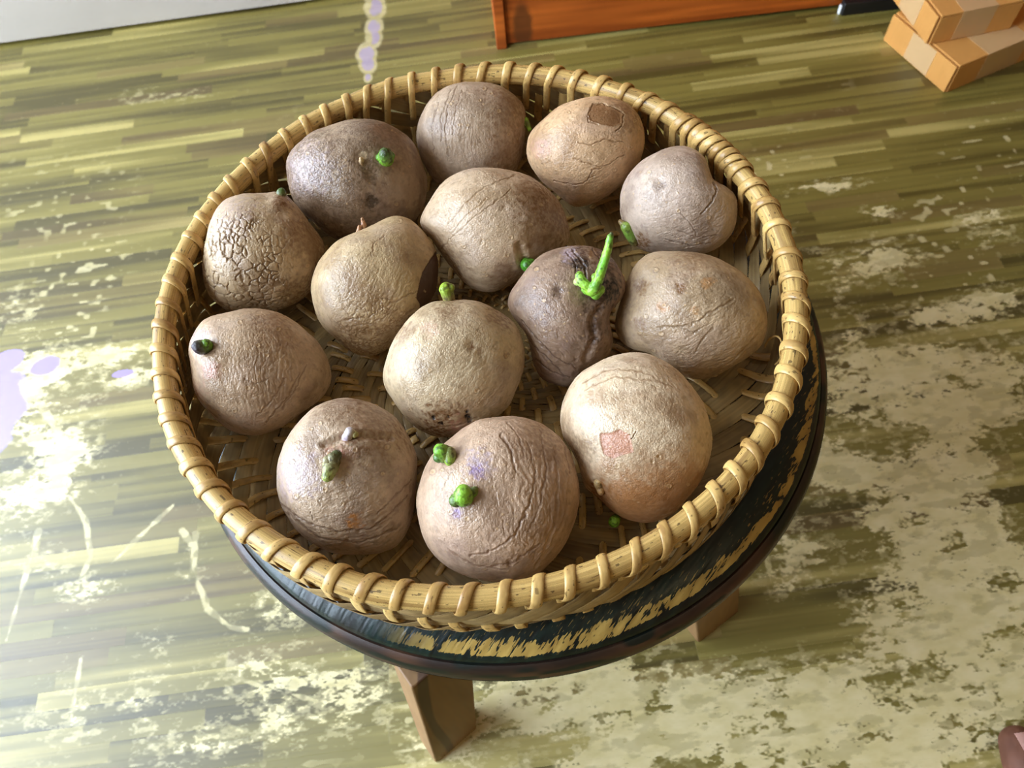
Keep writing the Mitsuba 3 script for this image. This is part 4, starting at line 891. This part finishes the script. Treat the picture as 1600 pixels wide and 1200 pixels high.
def skin_lines(p, n, uv):
    return noise(p.x * 500, p.y * 900, p.z * 500) * 0.0003


bsdf('foot_skin', proc(skin_color), rough=0.62, spec=0.25, bump=skin_lines)
bsdf('toe_nail', rgb(190, 146, 132), rough=0.3, spec=0.5)
FX, FY, FS = 0.3755, -0.289, 1.12


def foot_chain(pts, seg=24):
    s = [m3.Manifold.sphere(r * FS, seg).translate([FX + x * FS, FY + y_ * FS, z * FS]) for x, y_, z, r in pts]
    return [m3.Manifold.batch_hull([a, b]) for a, b in zip(s[:-1], s[1:])]


# x grows towards the little toe, y towards the toe tips; z = height of the sphere's centre
toes = [[(0.0, -0.062, 0.022, 0.019), (0.0, -0.028, 0.017, 0.0155), (0.0, -0.006, 0.0155, 0.0158), (0.001, 0.006, 0.0135, 0.0132)],
        [(0.024, -0.060, 0.020, 0.015), (0.029, -0.022, 0.016, 0.0092), (0.030, 0.000, 0.012, 0.0095), (0.030, 0.006, 0.0105, 0.009)],
        [(0.040, -0.064, 0.018, 0.014), (0.047, -0.030, 0.015, 0.0085), (0.048, -0.010, 0.011, 0.0088), (0.048, -0.004, 0.0098, 0.0082)],
        [(0.055, -0.072, 0.016, 0.013), (0.062, -0.042, 0.014, 0.0082), (0.063, -0.024, 0.0105, 0.0083), (0.063, -0.019, 0.0092, 0.0078)],
        [(0.066, -0.085, 0.015, 0.013), (0.073, -0.058, 0.012, 0.008), (0.074, -0.042, 0.0095, 0.0080), (0.074, -0.037, 0.0086, 0.0074)]]
body = []
for t_ in toes:
    body += foot_chain(t_)
sph = lambda x, y_, z, r: m3.Manifold.sphere(r * FS, 24).translate([FX + x * FS, FY + y_ * FS, z * FS])
ball = [sph(0.004, -0.064, 0.021, 0.020), sph(0.066, -0.088, 0.016, 0.0145), sph(0.035, -0.066, 0.020, 0.017)]
mid = [sph(0.012, -0.125, 0.036, 0.026), sph(0.056, -0.135, 0.022, 0.019)]
heel = [sph(0.030, -0.205, 0.029, 0.028), sph(0.036, -0.190, 0.026, 0.0255)]
ankle = [sph(0.030, -0.180, 0.078, 0.030), sph(0.030, -0.165, 0.062, 0.028)]
shin = [sph(0.030, -0.185, 0.14, 0.033)]
calf = [sph(0.032, -0.200, 0.30, 0.050)]
for g in (ball + mid, mid + heel, mid + ankle + heel, ankle + shin, shin + calf):
    body.append(m3.Manifold.batch_hull(g))
F_ = m3.Manifold.batch_boolean(body, m3.OpType.Add).refine_to_length(0.0035)
g = tm(F_)
trimesh.smoothing.filter_taubin(g, lamb=0.5, nu=0.52, iterations=14)
g.vertices[:, 2] -= min(0, g.vertices[:, 2].min()) - 0.0002
scene['person'] = mikit.ply(g, 'foot_skin', smooth=True)
for t_, wd in zip(toes, (0.0088, 0.0052, 0.0048, 0.0046, 0.0042)):
    (ax, ay, az, ar), (bx_, by_, bz_, br) = t_[-2], t_[-1]
    # a thin curved plate lying on the last joint
    us, vs_ = np.meshgrid(np.linspace(-1, 1, 9), np.linspace(0, 1, 9), indexing='ij')
    ww = wd * np.sqrt(np.clip(1 - (1 - np.minimum(vs_ * 3.0, 1)) ** 2 * 0.6, 0.05, 1))
    sh = 0.0035 if wd > 0.006 else 0.0
    X_ = ax + (bx_ - ax) * vs_ + us * ww + sh
    Y_ = ay + 0.30 * ar + vs_ * ar * 0.95
    Z_ = np.full_like(X_, -1.0)
    for q_ in np.linspace(0, 1, 6):
        sx_, sy_, sz_, sr_ = ax + (bx_ - ax) * q_, ay + (by_ - ay) * q_, az + (bz_ - az) * q_, (ar + (br - ar) * q_) * 1.03
        Z_ = np.maximum(Z_, sz_ + np.sqrt(np.clip(sr_ ** 2 - (X_ - sx_) ** 2 - (Y_ - sy_) ** 2, 0, None)) - np.where((X_ - sx_) ** 2 + (Y_ - sy_) ** 2 > sr_ ** 2, 0.01, 0))
    top = np.stack([FX + X_ * FS, FY + Y_ * FS, Z_ * FS], -1).reshape(-1, 3)
    low = top - np.array([0, 0, 0.0016])
    i = (np.arange(8)[:, None] * 9 + np.arange(8)).ravel()
    f = np.vstack([np.stack([i, i + 9, i + 10], 1), np.stack([i, i + 10, i + 1], 1)])
    ring = np.r_[np.arange(9), np.arange(1, 9) * 9 + 8, 72 + np.arange(7, -1, -1), np.arange(7, 0, -1) * 9]
    r2 = np.roll(ring, -1)
    fs_ = np.vstack([f, f[:, ::-1] + 81, np.stack([ring, ring + 81, r2 + 81], 1), np.stack([ring, r2 + 81, r2], 1)])
    nail = trimesh.Trimesh(np.vstack([top, low]), fs_, process=False)
    nail.fix_normals()
    k = add('person__toenail', nail, 'toe_nail', 40)
tag('person', 'bare foot of a person standing on the worn floor, its big toe at the edge', 'person')
